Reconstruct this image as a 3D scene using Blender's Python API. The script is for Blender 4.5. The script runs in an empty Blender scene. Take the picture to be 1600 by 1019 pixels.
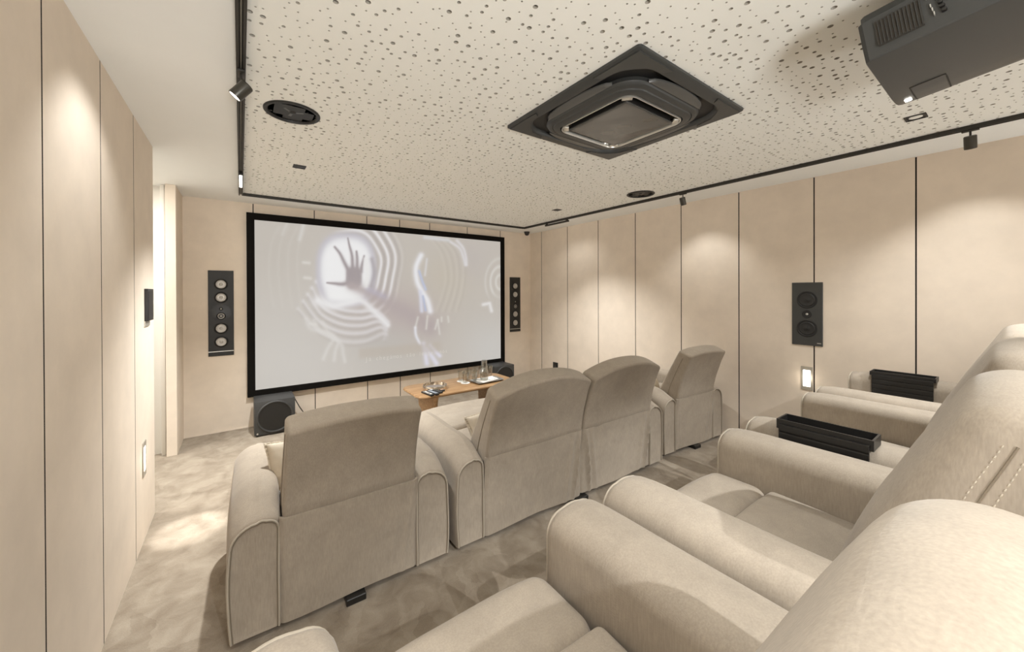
import bpy, bmesh, math, random
import numpy as np
from mathutils import Vector, Matrix, noise as mnoise

random.seed(7)
np.random.seed(7)
S = bpy.context.scene
COL = S.collection
PI = math.pi
R = math.radians

# ------------------------------------------------------------------ room sizes (metres)
XL, XR, YF, H, EYE = -0.479, 4.066, 5.083, 2.486, 1.5
YB = -1.75            # back of the modelled part of the room
RISER = 0.31          # height of the platform under the second row
RISER_Y = 0.98

# ------------------------------------------------------------------ object helpers
def thing(name, label, cat, loc=(0, 0, 0), rotz=0.0, group=None):
    o = bpy.data.objects.new(name, None)
    COL.objects.link(o)
    o.empty_display_size = 0.1
    o.location = loc
    o.rotation_euler = (0, 0, rotz)
    tag(o, label, cat, group)
    return o

def tag(o, label, cat, group=None):
    o['label'] = label
    o['category'] = cat
    if group:
        o['group'] = group
    return o

def finish(me, smooth=35):
    if smooth:
        for p in me.polygons:
            p.use_smooth = True
        try:
            me.set_sharp_from_angle(angle=R(smooth))
        except Exception:
            pass

def obj(name, bm, mats, parent=None, smooth=35, recalc=True):
    if recalc:
        bmesh.ops.recalc_face_normals(bm, faces=bm.faces)
    me = bpy.data.meshes.new(name)
    bm.to_mesh(me)
    bm.free()
    if not isinstance(mats, (list, tuple)):
        mats = [mats]
    for m in mats:
        me.materials.append(m)
    finish(me, smooth)
    o = bpy.data.objects.new(name, me)
    COL.objects.link(o)
    if parent:
        o.parent = parent
    return o

def struct(name, bm, mats, parent=None, smooth=35, recalc=True):
    o = obj(name, bm, mats, parent, smooth, recalc)
    if parent is None:
        o['kind'] = 'structure'
    return o

def copy_tree(o, parent=None):
    c = o.copy()
    COL.objects.link(c)
    if parent:
        c.parent = parent
    for ch in list(o.children):
        copy_tree(ch, c)
    return c

# ------------------------------------------------------------------ mesh helpers
def NB():
    return bmesh.new()

def bx(bm, x0, x1, y0, y1, z0, z1, bevel=0.0, segs=2, mi=0):
    vs = [bm.verts.new(p) for p in ((x0, y0, z0), (x1, y0, z0), (x1, y1, z0), (x0, y1, z0),
                                    (x0, y0, z1), (x1, y0, z1), (x1, y1, z1), (x0, y1, z1))]
    fs = [bm.faces.new([vs[i] for i in f]) for f in
          ((3, 2, 1, 0), (4, 5, 6, 7), (0, 1, 5, 4), (1, 2, 6, 5), (2, 3, 7, 6), (3, 0, 4, 7))]
    for f in fs:
        f.material_index = mi
    if bevel > 0:
        es = {e for f in fs for e in f.edges}
        r = bmesh.ops.bevel(bm, geom=list(es), offset=bevel, segments=segs, profile=0.5, affect='EDGES')
        for f in r['faces']:
            f.material_index = mi
    return fs

def axis_coords(h, r, k, m):
    a = [h - r + r * math.tan(PI / 4 * i / k) for i in range(0, k + 1)]
    mid = [-(h - r) + 2 * (h - r) * i / m for i in range(1, m)]
    return [-v for v in reversed(a)] + mid + a

def rbox(hx, hy, hz, r, k=4, m=(8, 6, 8), fn=None, bm=None, mi=0):
    """rounded box, evenly gridded so that fn(x,y,z)->(x,y,z) can shape it"""
    if bm is None:
        bm = NB()
    H3 = (hx, hy, hz)
    ax = [axis_coords(H3[i], r, k, m[i]) for i in range(3)]
    cache = {}
    def vert(p):
        key = tuple(round(c, 5) for c in p)
        v = cache.get(key)
        if v is None:
            c = [max(-(H3[i] - r), min(H3[i] - r, p[i])) for i in range(3)]
            d = [p[i] - c[i] for i in range(3)]
            l = math.sqrt(sum(q * q for q in d))
            q = [c[i] + (r * d[i] / l if l > 1e-9 else 0) for i in range(3)]
            if fn:
                q = fn(*q)
            v = bm.verts.new(q)
            cache[key] = v
        return v
    for a in range(3):
        b, c = (a + 1) % 3, (a + 2) % 3
        for sgn in (-1, 1):
            for i in range(len(ax[b]) - 1):
                for j in range(len(ax[c]) - 1):
                    quad = []
                    for (ii, jj) in ((i, j), (i + 1, j), (i + 1, j + 1), (i, j + 1)):
                        p = [0, 0, 0]
                        p[a] = sgn * H3[a]
                        p[b] = ax[b][ii]
                        p[c] = ax[c][jj]
                        quad.append(vert(p))
                    if sgn < 0:
                        quad.reverse()
                    try:
                        f = bm.faces.new(quad)
                        f.material_index = mi
                    except ValueError:
                        pass
    return bm

def loft(bm, rings, cap0=True, cap1=True, closed=True, mi=0):
    vr = [[bm.verts.new(p) for p in ring] for ring in rings]
    n = len(vr[0])
    for a, b in zip(vr[:-1], vr[1:]):
        for i in range(n if closed else n - 1):
            j = (i + 1) % n
            f = bm.faces.new((a[i], a[j], b[j], b[i]))
            f.material_index = mi
    for cap, ring in ((cap0, vr[0]), (cap1, vr[-1])):
        if cap:
            f = bm.faces.new(ring)
            f.material_index = mi
    return vr

def tube(bm, pts, r, n=8, closed=False, cap=True, mi=0):
    pts = [Vector(p) for p in pts]
    N = len(pts)
    rings = []
    up = None
    for i, p in enumerate(pts):
        if closed:
            t = pts[(i + 1) % N] - pts[(i - 1) % N]
        else:
            t = pts[min(i + 1, N - 1)] - pts[max(i - 1, 0)]
        if t.length < 1e-9:
            t = Vector((0, 0, 1))
        t.normalize()
        if up is None:
            up = Vector((0, 0, 1)) if abs(t.z) < 0.9 else Vector((1, 0, 0))
        s = t.cross(up)
        if s.length < 1e-6:
            s = t.cross(Vector((1, 0, 0)))
        s.normalize()
        up = s.cross(t).normalized()
        rr = r[i] if isinstance(r, (list, tuple)) else r
        rings.append([p + rr * (math.cos(2 * PI * j / n) * s + math.sin(2 * PI * j / n) * up) for j in range(n)])
    if closed:
        rings.append(rings[0])
        vr = [[bm.verts.new(q) for q in ring] for ring in rings[:-1]]
        for i in range(N):
            a, b = vr[i], vr[(i + 1) % N]
            for j in range(n):
                k = (j + 1) % n
                f = bm.faces.new((a[j], a[k], b[k], b[j]))
                f.material_index = mi
    else:
        loft(bm, rings, cap, cap, mi=mi)

def lathe(bm, prof, c=(0, 0, 0), axis='z', n=32, mi=0, flip=1):
    """prof: list of (radius, height along axis)"""
    cx, cy, cz = c
    rings = []
    for (r, h) in prof:
        ring = []
        for i in range(n):
            a = 2 * PI * i / n
            u, v = r * math.cos(a), r * math.sin(a)
            if axis == 'z':
                ring.append((cx + u, cy + v, cz + h * flip))
            elif axis == 'y':
                ring.append((cx + u, cy + h * flip, cz + v))
            else:
                ring.append((cx + h * flip, cy + u, cz + v))
        rings.append(ring)
    loft(bm, rings, prof[0][0] > 1e-6, prof[-1][0] > 1e-6, mi=mi)

def rrect(hx, hy, r, k=6, cx=0, cy=0):
    pts = []
    for (sx, sy, a0) in ((1, 1, 0), (-1, 1, 90), (-1, -1, 180), (1, -1, 270)):
        for i in range(k + 1):
            a = R(a0 + 90 * i / k)
            pts.append((cx + sx * (hx - r) + r * math.cos(a), cy + sy * (hy - r) + r * math.sin(a)))
    return pts

def clampf(t, a=0.0, b=1.0):
    return a if t < a else b if t > b else t

def sstep(a, b, t):
    t = clampf((t - a) / (b - a))
    return t * t * (3 - 2 * t)

# ------------------------------------------------------------------ materials
def srgb(r, g, b):
    f = lambda c: ((c / 255 + 0.055) / 1.055) ** 2.4 if c > 10.3 else c / 255 / 12.92
    return (f(r), f(g), f(b), 1)

def mat(name, col, rough=0.6, metal=0.0, spec=0.5, var=0.0, vscale=6.0, bump=0.0, bscale=200.0,
        sheen=0.0, trans=0.0, emit=None, estr=0.0, detail=4.0, stretch=None, coat=0.0):
    m = bpy.data.materials.new(name)
    m.use_nodes = True
    nt = m.node_tree
    b = nt.nodes['Principled BSDF']
    b.inputs['Base Color'].default_value = col
    b.inputs['Roughness'].default_value = rough
    b.inputs['Metallic'].default_value = metal
    b.inputs['Specular IOR Level'].default_value = spec
    b.inputs['Sheen Weight'].default_value = sheen
    b.inputs['Coat Weight'].default_value = coat
    b.inputs['Transmission Weight'].default_value = trans
    if emit:
        b.inputs['Emission Color'].default_value = emit
        b.inputs['Emission Strength'].default_value = estr
    tc = nt.nodes.new('ShaderNodeTexCoord')
    mp = nt.nodes.new('ShaderNodeMapping')
    nt.links.new(tc.outputs['Object'], mp.inputs['Vector'])
    if stretch:
        mp.inputs['Scale'].default_value = stretch
    if var > 0:
        nz = nt.nodes.new('ShaderNodeTexNoise')
        nz.inputs['Scale'].default_value = vscale
        nz.inputs['Detail'].default_value = detail
        nz.inputs['Roughness'].default_value = 0.6
        nt.links.new(mp.outputs['Vector'], nz.inputs['Vector'])
        rp = nt.nodes.new('ShaderNodeMapRange')
        rp.inputs['From Min'].default_value = 0.3
        rp.inputs['From Max'].default_value = 0.7
        rp.inputs['To Min'].default_value = 1 - var
        rp.inputs['To Max'].default_value = 1 + var
        nt.links.new(nz.outputs['Fac'], rp.inputs['Value'])
        mx = nt.nodes.new('ShaderNodeVectorMath')
        mx.operation = 'SCALE'
        mx.inputs[0].default_value = col[:3]
        nt.links.new(rp.outputs['Result'], mx.inputs['Scale'])
        nt.links.new(mx.outputs['Vector'], b.inputs['Base Color'])
    if bump > 0:
        n2 = nt.nodes.new('ShaderNodeTexNoise')
        n2.inputs['Scale'].default_value = bscale
        n2.inputs['Detail'].default_value = 3.0
        nt.links.new(mp.outputs['Vector'], n2.inputs['Vector'])
        bp = nt.nodes.new('ShaderNodeBump')
        bp.inputs['Strength'].default_value = bump
        bp.inputs['Distance'].default_value = 0.004
        nt.links.new(n2.outputs['Fac'], bp.inputs['Height'])
        nt.links.new(bp.outputs['Normal'], b.inputs['Normal'])
    return m

M_WALL = mat('beige_fabric_panel', (0.810, 0.708, 0.592, 1), 0.75, spec=0.25, var=0.05, vscale=5, bump=0.05, bscale=60, detail=6)
M_GAP = mat('panel_gap', (0.014, 0.010, 0.007, 1), 0.9)
M_PLASTER = mat('plaster_ceiling', (0.900, 0.905, 0.880, 1), 0.85, spec=0.2, var=0.015, vscale=2)
M_PERF = mat('perforated_board', (0.900, 0.900, 0.850, 1), 0.85, spec=0.2)
M_HOLE = mat('hole_sides', (0.42, 0.39, 0.33, 1), 0.9)
M_VOID = mat('black_fleece', (0.045, 0.040, 0.033, 1), 0.95)
def suede_mat():
    m = bpy.data.materials.new('beige_suede')
    m.use_nodes = True
    nt = m.node_tree
    N, L = nt.nodes, nt.links
    b = N['Principled BSDF']
    b.inputs['Roughness'].default_value = 0.9
    b.inputs['Specular IOR Level'].default_value = 0.12
    b.inputs['Sheen Weight'].default_value = 0.15
    tc = N.new('ShaderNodeTexCoord')
    def noise(scale, detail, rough, stretch=None, dist=0.0):
        src = tc.outputs['Object']
        if stretch:
            mp = N.new('ShaderNodeMapping')
            mp.inputs['Scale'].default_value = stretch
            L.new(src, mp.inputs['Vector'])
            src = mp.outputs['Vector']
        n = N.new('ShaderNodeTexNoise')
        n.inputs['Scale'].default_value = scale
        n.inputs['Detail'].default_value = detail
        n.inputs['Roughness'].default_value = rough
        n.inputs['Distortion'].default_value = dist
        L.new(src, n.inputs['Vector'])
        return n
    def rng(n, lo, hi, a=0.3, c=0.7):
        r = N.new('ShaderNodeMapRange')
        r.inputs['From Min'].default_value = a
        r.inputs['From Max'].default_value = c
        r.inputs['To Min'].default_value = lo
        r.inputs['To Max'].default_value = hi
        L.new(n.outputs['Fac'], r.inputs['Value'])
        return r
    big = noise(7.0, 9, 0.62, dist=0.5)       # brushed nap
    nap = noise(34.0, 5, 0.6, (1, 1, 0.5))
    weave = noise(260.0, 2, 0.5, (1, 1, 0.12))
    weft = noise(260.0, 2, 0.5, (0.12, 0.5, 1))
    r1, r2, r3 = rng(big, 0.91, 1.08), rng(nap, 0.965, 1.035), rng(weave, 0.93, 1.07)
    m1 = N.new('ShaderNodeMath'); m1.operation = 'MULTIPLY'
    m2 = N.new('ShaderNodeMath'); m2.operation = 'MULTIPLY'
    L.new(r1.outputs['Result'], m1.inputs[0]); L.new(r2.outputs['Result'], m1.inputs[1])
    L.new(m1.outputs['Value'], m2.inputs[0]); L.new(r3.outputs['Result'], m2.inputs[1])
    sc = N.new('ShaderNodeVectorMath'); sc.operation = 'SCALE'
    sc.inputs[0].default_value = (0.385, 0.329, 0.264)
    L.new(m2.outputs['Value'], sc.inputs['Scale'])
    L.new(sc.outputs['Vector'], b.inputs['Base Color'])
    ad = N.new('ShaderNodeMath'); ad.operation = 'ADD'
    L.new(weave.outputs['Fac'], ad.inputs[0]); L.new(weft.outputs['Fac'], ad.inputs[1])
    bp = N.new('ShaderNodeBump')
    bp.inputs['Strength'].default_value = 0.28
    bp.inputs['Distance'].default_value = 0.0012
    L.new(ad.outputs['Value'], bp.inputs['Height'])
    b2 = N.new('ShaderNodeBump')
    b2.inputs['Strength'].default_value = 0.04
    b2.inputs['Distance'].default_value = 0.006
    L.new(nap.outputs['Fac'], b2.inputs['Height'])
    L.new(bp.outputs['Normal'], b2.inputs['Normal'])
    L.new(b2.outputs['Normal'], b.inputs['Normal'])
    return m
M_SUEDE = suede_mat()
M_PIPE = mat('suede_piping', (0.46, 0.405, 0.33, 1), 0.85, spec=0.2)
M_SEAM = mat('seam_thread', (0.52, 0.46, 0.37, 1), 0.8)
M_SEAMD = mat('dark_seam_groove', (0.22, 0.18, 0.13, 1), 0.9)  # dark tone painted for the shade in seam grooves
M_PILLOW = mat('pillow_cloth', (0.64, 0.565, 0.455, 1), 0.9, var=0.05, vscale=20, bump=0.2, bscale=300)
M_BLACK = mat('black_plastic', (0.014, 0.013, 0.012, 1), 0.45)
M_SATIN = mat('black_satin', (0.013, 0.0125, 0.012, 1), 0.38)
M_FELT = mat('black_velvet', (0.009, 0.008, 0.007, 1), 0.95, spec=0.1)
M_DARK = mat('dark_grey_plastic', (0.017, 0.017, 0.0165, 1), 0.5)
M_GREY = mat('charcoal_shell', (0.043, 0.045, 0.044, 1), 0.42, var=0.03, vscale=8)
M_FLAP = mat('flap_grey', (0.085, 0.086, 0.082, 1), 0.35)
M_GREYG = mat('glossy_charcoal', (0.060, 0.060, 0.057, 1), 0.16)
M_SUB = mat('subwoofer_vinyl', (0.045, 0.045, 0.044, 1), 0.5)
M_CONE = mat('silver_cone', (0.50, 0.48, 0.45, 1), 0.42, metal=0.35)
M_RUBBER = mat('rubber_surround', (0.010, 0.010, 0.010, 1), 0.55)
M_CHROME = mat('polished_steel', (0.72, 0.66, 0.58, 1), 0.12, metal=1.0)
M_SILVER = mat('silver_trim', (0.62, 0.61, 0.57, 1), 0.28, metal=0.7)
M_TRAY = mat('pewter_tray', (0.40, 0.39, 0.37, 1), 0.28, metal=0.8)
M_WHITE = mat('white_paper', (0.85, 0.83, 0.79, 1), 0.7)
M_STEEL = mat('brushed_steel', (0.50, 0.47, 0.41, 1), 0.4, metal=0.6)
M_BLUEGREY = mat('remote_keys', (0.36, 0.40, 0.46, 1), 0.5)
M_WARMKEY = mat('copper_key', (0.62, 0.40, 0.28, 1), 0.45)
M_YELLOW = mat('yellow_edge', (0.75, 0.52, 0.14, 1), 0.7)
M_LED = mat('led_panel', (0.9, 0.88, 0.8, 1), 0.5, emit=(1, 0.93, 0.82, 1), estr=3.2)
M_LEDHOT = mat('led_face', (0.9, 0.9, 0.86, 1), 0.5, emit=(1, 0.95, 0.86, 1), estr=6.0)
M_LEDDIM = mat('downlight_glow', (0.5, 0.48, 0.42, 1), 0.5, emit=(1, 0.93, 0.82, 1), estr=0.10)
M_BRONZE = mat('bronze_spot_body', (0.060, 0.056, 0.046, 1), 0.35, metal=0.4)
M_TRACK = mat('black_track', (0.022, 0.020, 0.016, 1), 0.5)
M_TRACKG = mat('track_lip', (0.18, 0.17, 0.14, 1), 0.45)
M_DOOR = mat('pale_corridor_paint', (0.80, 0.765, 0.70, 1), 0.7)

def glass_mat():
    m = bpy.data.materials.new('clear_glass')
    m.use_nodes = True
    nt = m.node_tree
    N, L = nt.nodes, nt.links
    N.remove(N['Principled BSDF'])
    out = N['Material Output']
    tr = N.new('ShaderNodeBsdfTransparent')
    tr.inputs['Color'].default_value = (0.93, 0.93, 0.91, 1)
    gl = N.new('ShaderNodeBsdfGlossy')
    gl.inputs['Roughness'].default_value = 0.03
    lw = N.new('ShaderNodeLayerWeight')
    lw.inputs['Blend'].default_value = 0.22
    mr = N.new('ShaderNodeMapRange')
    mr.inputs['To Min'].default_value = 0.09
    mr.inputs['To Max'].default_value = 0.90
    L.new(lw.outputs['Facing'], mr.inputs['Value'])
    mx = N.new('ShaderNodeMixShader')
    L.new(mr.outputs['Result'], mx.inputs['Fac'])
    L.new(tr.outputs['BSDF'], mx.inputs[1])
    L.new(gl.outputs['BSDF'], mx.inputs[2])
    L.new(mx.outputs['Shader'], out.inputs['Surface'])
    return m
M_GLASS = glass_mat()

def carpet_mat():
    m = bpy.data.materials.new('velvet_carpet')
    m.use_nodes = True
    nt = m.node_tree
    N, L = nt.nodes, nt.links
    b = N['Principled BSDF']
    b.inputs['Roughness'].default_value = 0.95
    b.inputs['Specular IOR Level'].default_value = 0.1
    b.inputs['Sheen Weight'].default_value = 0.2
    tc = N.new('ShaderNodeTexCoord')
    # footprints and brush strokes: warped cells of slightly different pile direction
    w = N.new('ShaderNodeTexNoise')
    w.inputs['Scale'].default_value = 5.0
    w.inputs['Detail'].default_value = 4
    L.new(tc.outputs['Object'], w.inputs['Vector'])
    off = N.new('ShaderNodeVectorMath'); off.operation = 'MULTIPLY_ADD'
    off.inputs[1].default_value = (0.30, 0.30, 0.0)
    L.new(w.outputs['Color'], off.inputs[0]); L.new(tc.outputs['Object'], off.inputs[2])
    mp = N.new('ShaderNodeMapping')
    mp.inputs['Rotation'].default_value = (0, 0, 0.6)
    mp.inputs['Scale'].default_value = (9.0, 5.0, 1.0)
    L.new(off.outputs['Vector'], mp.inputs['Vector'])
    vo = N.new('ShaderNodeTexVoronoi')
    vo.feature = 'F1'
    vo.inputs['Scale'].default_value = 1.0
    L.new(mp.outputs['Vector'], vo.inputs['Vector'])
    sepc = N.new('ShaderNodeSeparateColor')
    L.new(vo.outputs['Color'], sepc.inputs['Color'])
    n1 = N.new('ShaderNodeTexNoise')
    n1.inputs['Scale'].default_value = 7.0
    n1.inputs['Detail'].default_value = 8
    n1.inputs['Roughness'].default_value = 0.6
    n1.inputs['Distortion'].default_value = 0.5
    L.new(tc.outputs['Object'], n1.inputs['Vector'])
    mixf = N.new('ShaderNodeMath'); mixf.operation = 'MULTIPLY_ADD'
    mixf.inputs[1].default_value = 0.16
    L.new(sepc.outputs['Red'], mixf.inputs[0]); L.new(n1.outputs['Fac'], mixf.inputs[2])
    cr = N.new('ShaderNodeValToRGB')
    cr.color_ramp.elements[0].position = 0.38
    cr.color_ramp.elements[0].color = (0.235, 0.188, 0.138, 1)
    cr.color_ramp.elements[1].position = 0.78
    cr.color_ramp.elements[1].color = (0.380, 0.322, 0.250, 1)
    L.new(mixf.outputs['Value'], cr.inputs['Fac'])
    n2 = N.new('ShaderNodeTexNoise')
    n2.inputs['Scale'].default_value = 240
    n2.inputs['Detail'].default_value = 3
    L.new(tc.outputs['Object'], n2.inputs['Vector'])
    mr = N.new('ShaderNodeMapRange')
    mr.inputs['From Min'].default_value = 0.25
    mr.inputs['From Max'].default_value = 0.75
    mr.inputs['To Min'].default_value = 0.88
    mr.inputs['To Max'].default_value = 1.10
    L.new(n2.outputs['Fac'], mr.inputs['Value'])
    sc = N.new('ShaderNodeVectorMath'); sc.operation = 'SCALE'
    L.new(cr.outputs['Color'], sc.inputs[0]); L.new(mr.outputs['Result'], sc.inputs['Scale'])
    L.new(sc.outputs['Vector'], b.inputs['Base Color'])
    ad = N.new('ShaderNodeMath'); ad.operation = 'MULTIPLY_ADD'
    ad.inputs[1].default_value = 0.12
    L.new(n2.outputs['Fac'], ad.inputs[0]); L.new(mixf.outputs['Value'], ad.inputs[2])
    bp = N.new('ShaderNodeBump')
    bp.inputs['Strength'].default_value = 0.45
    bp.inputs['Distance'].default_value = 0.02
    L.new(ad.outputs['Value'], bp.inputs['Height'])
    L.new(bp.outputs['Normal'], b.inputs['Normal'])
    return m
M_CARPET = carpet_mat()

def wood_mat():
    m = bpy.data.materials.new('oak_wood')
    m.use_nodes = True
    nt = m.node_tree
    N, L = nt.nodes, nt.links
    b = N['Principled BSDF']
    b.inputs['Roughness'].default_value = 0.42
    tc = N.new('ShaderNodeTexCoord')
    mp = N.new('ShaderNodeMapping')
    mp.inputs['Scale'].default_value = (1.2, 14, 14)
    L.new(tc.outputs['Object'], mp.inputs['Vector'])
    n1 = N.new('ShaderNodeTexNoise')
    n1.inputs['Scale'].default_value = 3.0
    n1.inputs['Detail'].default_value = 6
    n1.inputs['Distortion'].default_value = 0.6
    L.new(mp.outputs['Vector'], n1.inputs['Vector'])
    cr = N.new('ShaderNodeValToRGB')
    cr.color_ramp.elements[0].position = 0.3
    cr.color_ramp.elements[0].color = (0.27, 0.145, 0.060, 1)
    cr.color_ramp.elements[1].position = 0.7
    cr.color_ramp.elements[1].color = (0.46, 0.285, 0.140, 1)
    L.new(n1.outputs['Fac'], cr.inputs['Fac'])
    L.new(cr.outputs['Color'], b.inputs['Base Color'])
    return m
M_WOOD = wood_mat()

# ------------------------------------------------------------------ camera
F_PX, PSI, V0, ROLL, PITCH = 586.14, 0.62630, 456.82, -0.0036, -0.0034
def cam_rows():
    s, c = math.sin(PSI), math.cos(PSI)
    sp, cp = math.sin(PITCH), math.cos(PITCH)
    sr, cr = math.sin(ROLL), math.cos(ROLL)
    def lin(P):
        d = P[0] * s + P[1] * c
        r = P[0] * c - P[1] * s
        z = P[2]
        d, z = d * cp + z * sp, z * cp - d * sp
        r, z = r * cr + z * sr, z * cr - r * sr
        return (r, z, d)
    cols = [lin(e) for e in ((1, 0, 0), (0, 1, 0), (0, 0, 1))]
    return [[cols[j][i] for j in range(3)] for i in range(3)]
CR = cam_rows()
cam = bpy.data.cameras.new('camera')
cam.sensor_fit = 'HORIZONTAL'
cam.sensor_width = 36.0
cam.lens = 36.0 * F_PX / 1600
cam.shift_x = 0.0
cam.shift_y = -(1019 / 2 - V0) / 1600
cam.clip_start = 0.02
co = bpy.data.objects.new('camera', cam)
COL.objects.link(co)
co.matrix_world = Matrix(((CR[0][0], CR[1][0], -CR[2][0], 0), (CR[0][1], CR[1][1], -CR[2][1], 0),
                          (CR[0][2], CR[1][2], -CR[2][2], EYE), (0, 0, 0, 1)))
S.camera = co

# ================================================================== THE SETTING
GAP = 0.009
def panel_wall_x(name, x, side, y0, y1, seams, z0=0.0, z1=H):
    """panelled wall in the plane X=x; side=+1 faces +X"""
    bm = NB()
    ys = [y0] + sorted(s for s in seams if y0 < s < y1) + [y1]
    d = 0.014
    for a, b in zip(ys[:-1], ys[1:]):
        a2 = a if a == y0 else a + GAP / 2
        b2 = b if b == y1 else b - GAP / 2
        fs = bx(bm, min(x, x - side * d), max(x, x - side * d), a2, b2, z0, z1)
        fs[2].material_index = fs[4].material_index = 1
    bx(bm, min(x - side * d, x - side * 0.10), max(x - side * d, x - side * 0.10), y0, y1, z0, z1, mi=1)
    return struct(name, bm, [M_WALL, M_GAP])

def panel_wall_y(name, y, side, x0, x1, seams, z0=0.0, z1=H):
    bm = NB()
    xs = [x0] + [s for s in seams if x0 < s < x1] + [x1]
    d = 0.014
    for a, b in zip(xs[:-1], xs[1:]):
        a2 = a if a == x0 else a + GAP / 2
        b2 = b if b == x1 else b - GAP / 2
        fs = bx(bm, a2, b2, min(y, y - side * d), max(y, y - side * d), z0, z1)
        fs[3].material_index = fs[5].material_index = 1
    bx(bm, x0, x1, min(y - side * d, y - side * 0.10), max(y - side * d, y - side * 0.10), z0, z1, mi=1)
    return struct(name, bm, [M_WALL, M_GAP])

OPEN0, OPEN1 = 3.49, 4.655       # the opening to the corridor in the left wall
panel_wall_x('wall_left', XL, 1, YB, OPEN0, [1.70 - 0.61 * 3, 1.70 - 0.61 * 2, 1.70 - 0.61, 1.735, 2.315, 2.923])
bm = NB()
bx(bm, XL - 0.075, XL, OPEN1 + 0.007, YF, 0, H, 0.002, 1)
bx(bm, XL - 0.075, XL - 0.012, OPEN1, OPEN1 + 0.007, 0, H, mi=1)
bx(bm, XL - 0.075, XL, OPEN1 - 0.05, OPEN1, 0, H, 0.002, 1)
struct('wall_left_front', bm, [M_WALL, M_GAP])
panel_wall_x('wall_right', XR, -1, YB, YF, [4.777 - 0.6112 * k for k in range(0, 11)])
panel_wall_y('wall_front', YF, -1, XL - 0.02, XR, [0.117, 0.727, 1.34, 1.775, 2.215, 2.831, 3.444])
panel_wall_y('wall_back', YB, 1, XL - 0.02, XR, [0.117, 0.727, 1.34, 1.95, 2.56, 3.17, 3.78])
# corridor beyond the opening
bm = NB()
bx(bm, -2.3, XL - 0.078, 4.74, 4.84, 0, H)
struct('wall_corridor_front', bm, [M_DOOR])
bm = NB()
bx(bm, -2.4, -2.3, 2.9, 4.84, 0, H)
struct('wall_corridor_left', bm, [M_DOOR])
bm = NB()
bx(bm, -2.3, XL - 0.10, 2.9, 3.0, 0, H)
struct('wall_corridor_back', bm, [M_DOOR])
bm = NB()
bx(bm, XL - 0.115, XL - 0.085, 4.665, 4.735, 0, H, 0.003)
struct('trim_1', bm, [M_DOOR])

# floor, with the carpeted platform of the second row
bm = NB()
bx(bm, -2.4, XR + 0.1, YB, YF + 0.1, -0.1, 0.0)
rbox((XR - XL) / 2 - 0.25, (RISER_Y - YB) / 2, RISER / 2, 0.02, 2, (2, 2, 2),
     lambda x, y, z: (x + (XR + XL) / 2 + 0.25, y + (RISER_Y + YB) / 2, z + RISER / 2), bm)
struct('floor', bm, [M_CARPET])
# skirting
bm = NB()
bx(bm, XL, XR, YF - 0.008, YF, 0, 0.012)
struct('baseboard_front', bm, [M_WALL])
bm = NB()
bx(bm, XR - 0.008, XR, YB, YF - 0.008, 0, 0.012)
struct('baseboard_right', bm, [M_WALL])

# ceiling: plain border, perforated field between the tracks
TX0, TX1, TY1 = 0.006, 3.566, 4.603      # track centre lines
PX0, PX1, PY0, PY1 = TX0, TX1, -0.62, TY1
bm = NB()
bx(bm, -2.4, TX0, YB, YF + 0.1, H, H + 0.1)
bx(bm, TX1, XR + 0.1, YB, YF + 0.1, H, H + 0.1)
bx(bm, TX0, TX1, TY1, YF + 0.1, H, H + 0.1)
bx(bm, TX0, TX1, YB, PY0, H, H + 0.1)
bx(bm, TX0, TX1, PY0, TY1, H + 0.16, H + 0.2)
ceil = struct('ceiling', bm, [M_PLASTER])

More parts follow.
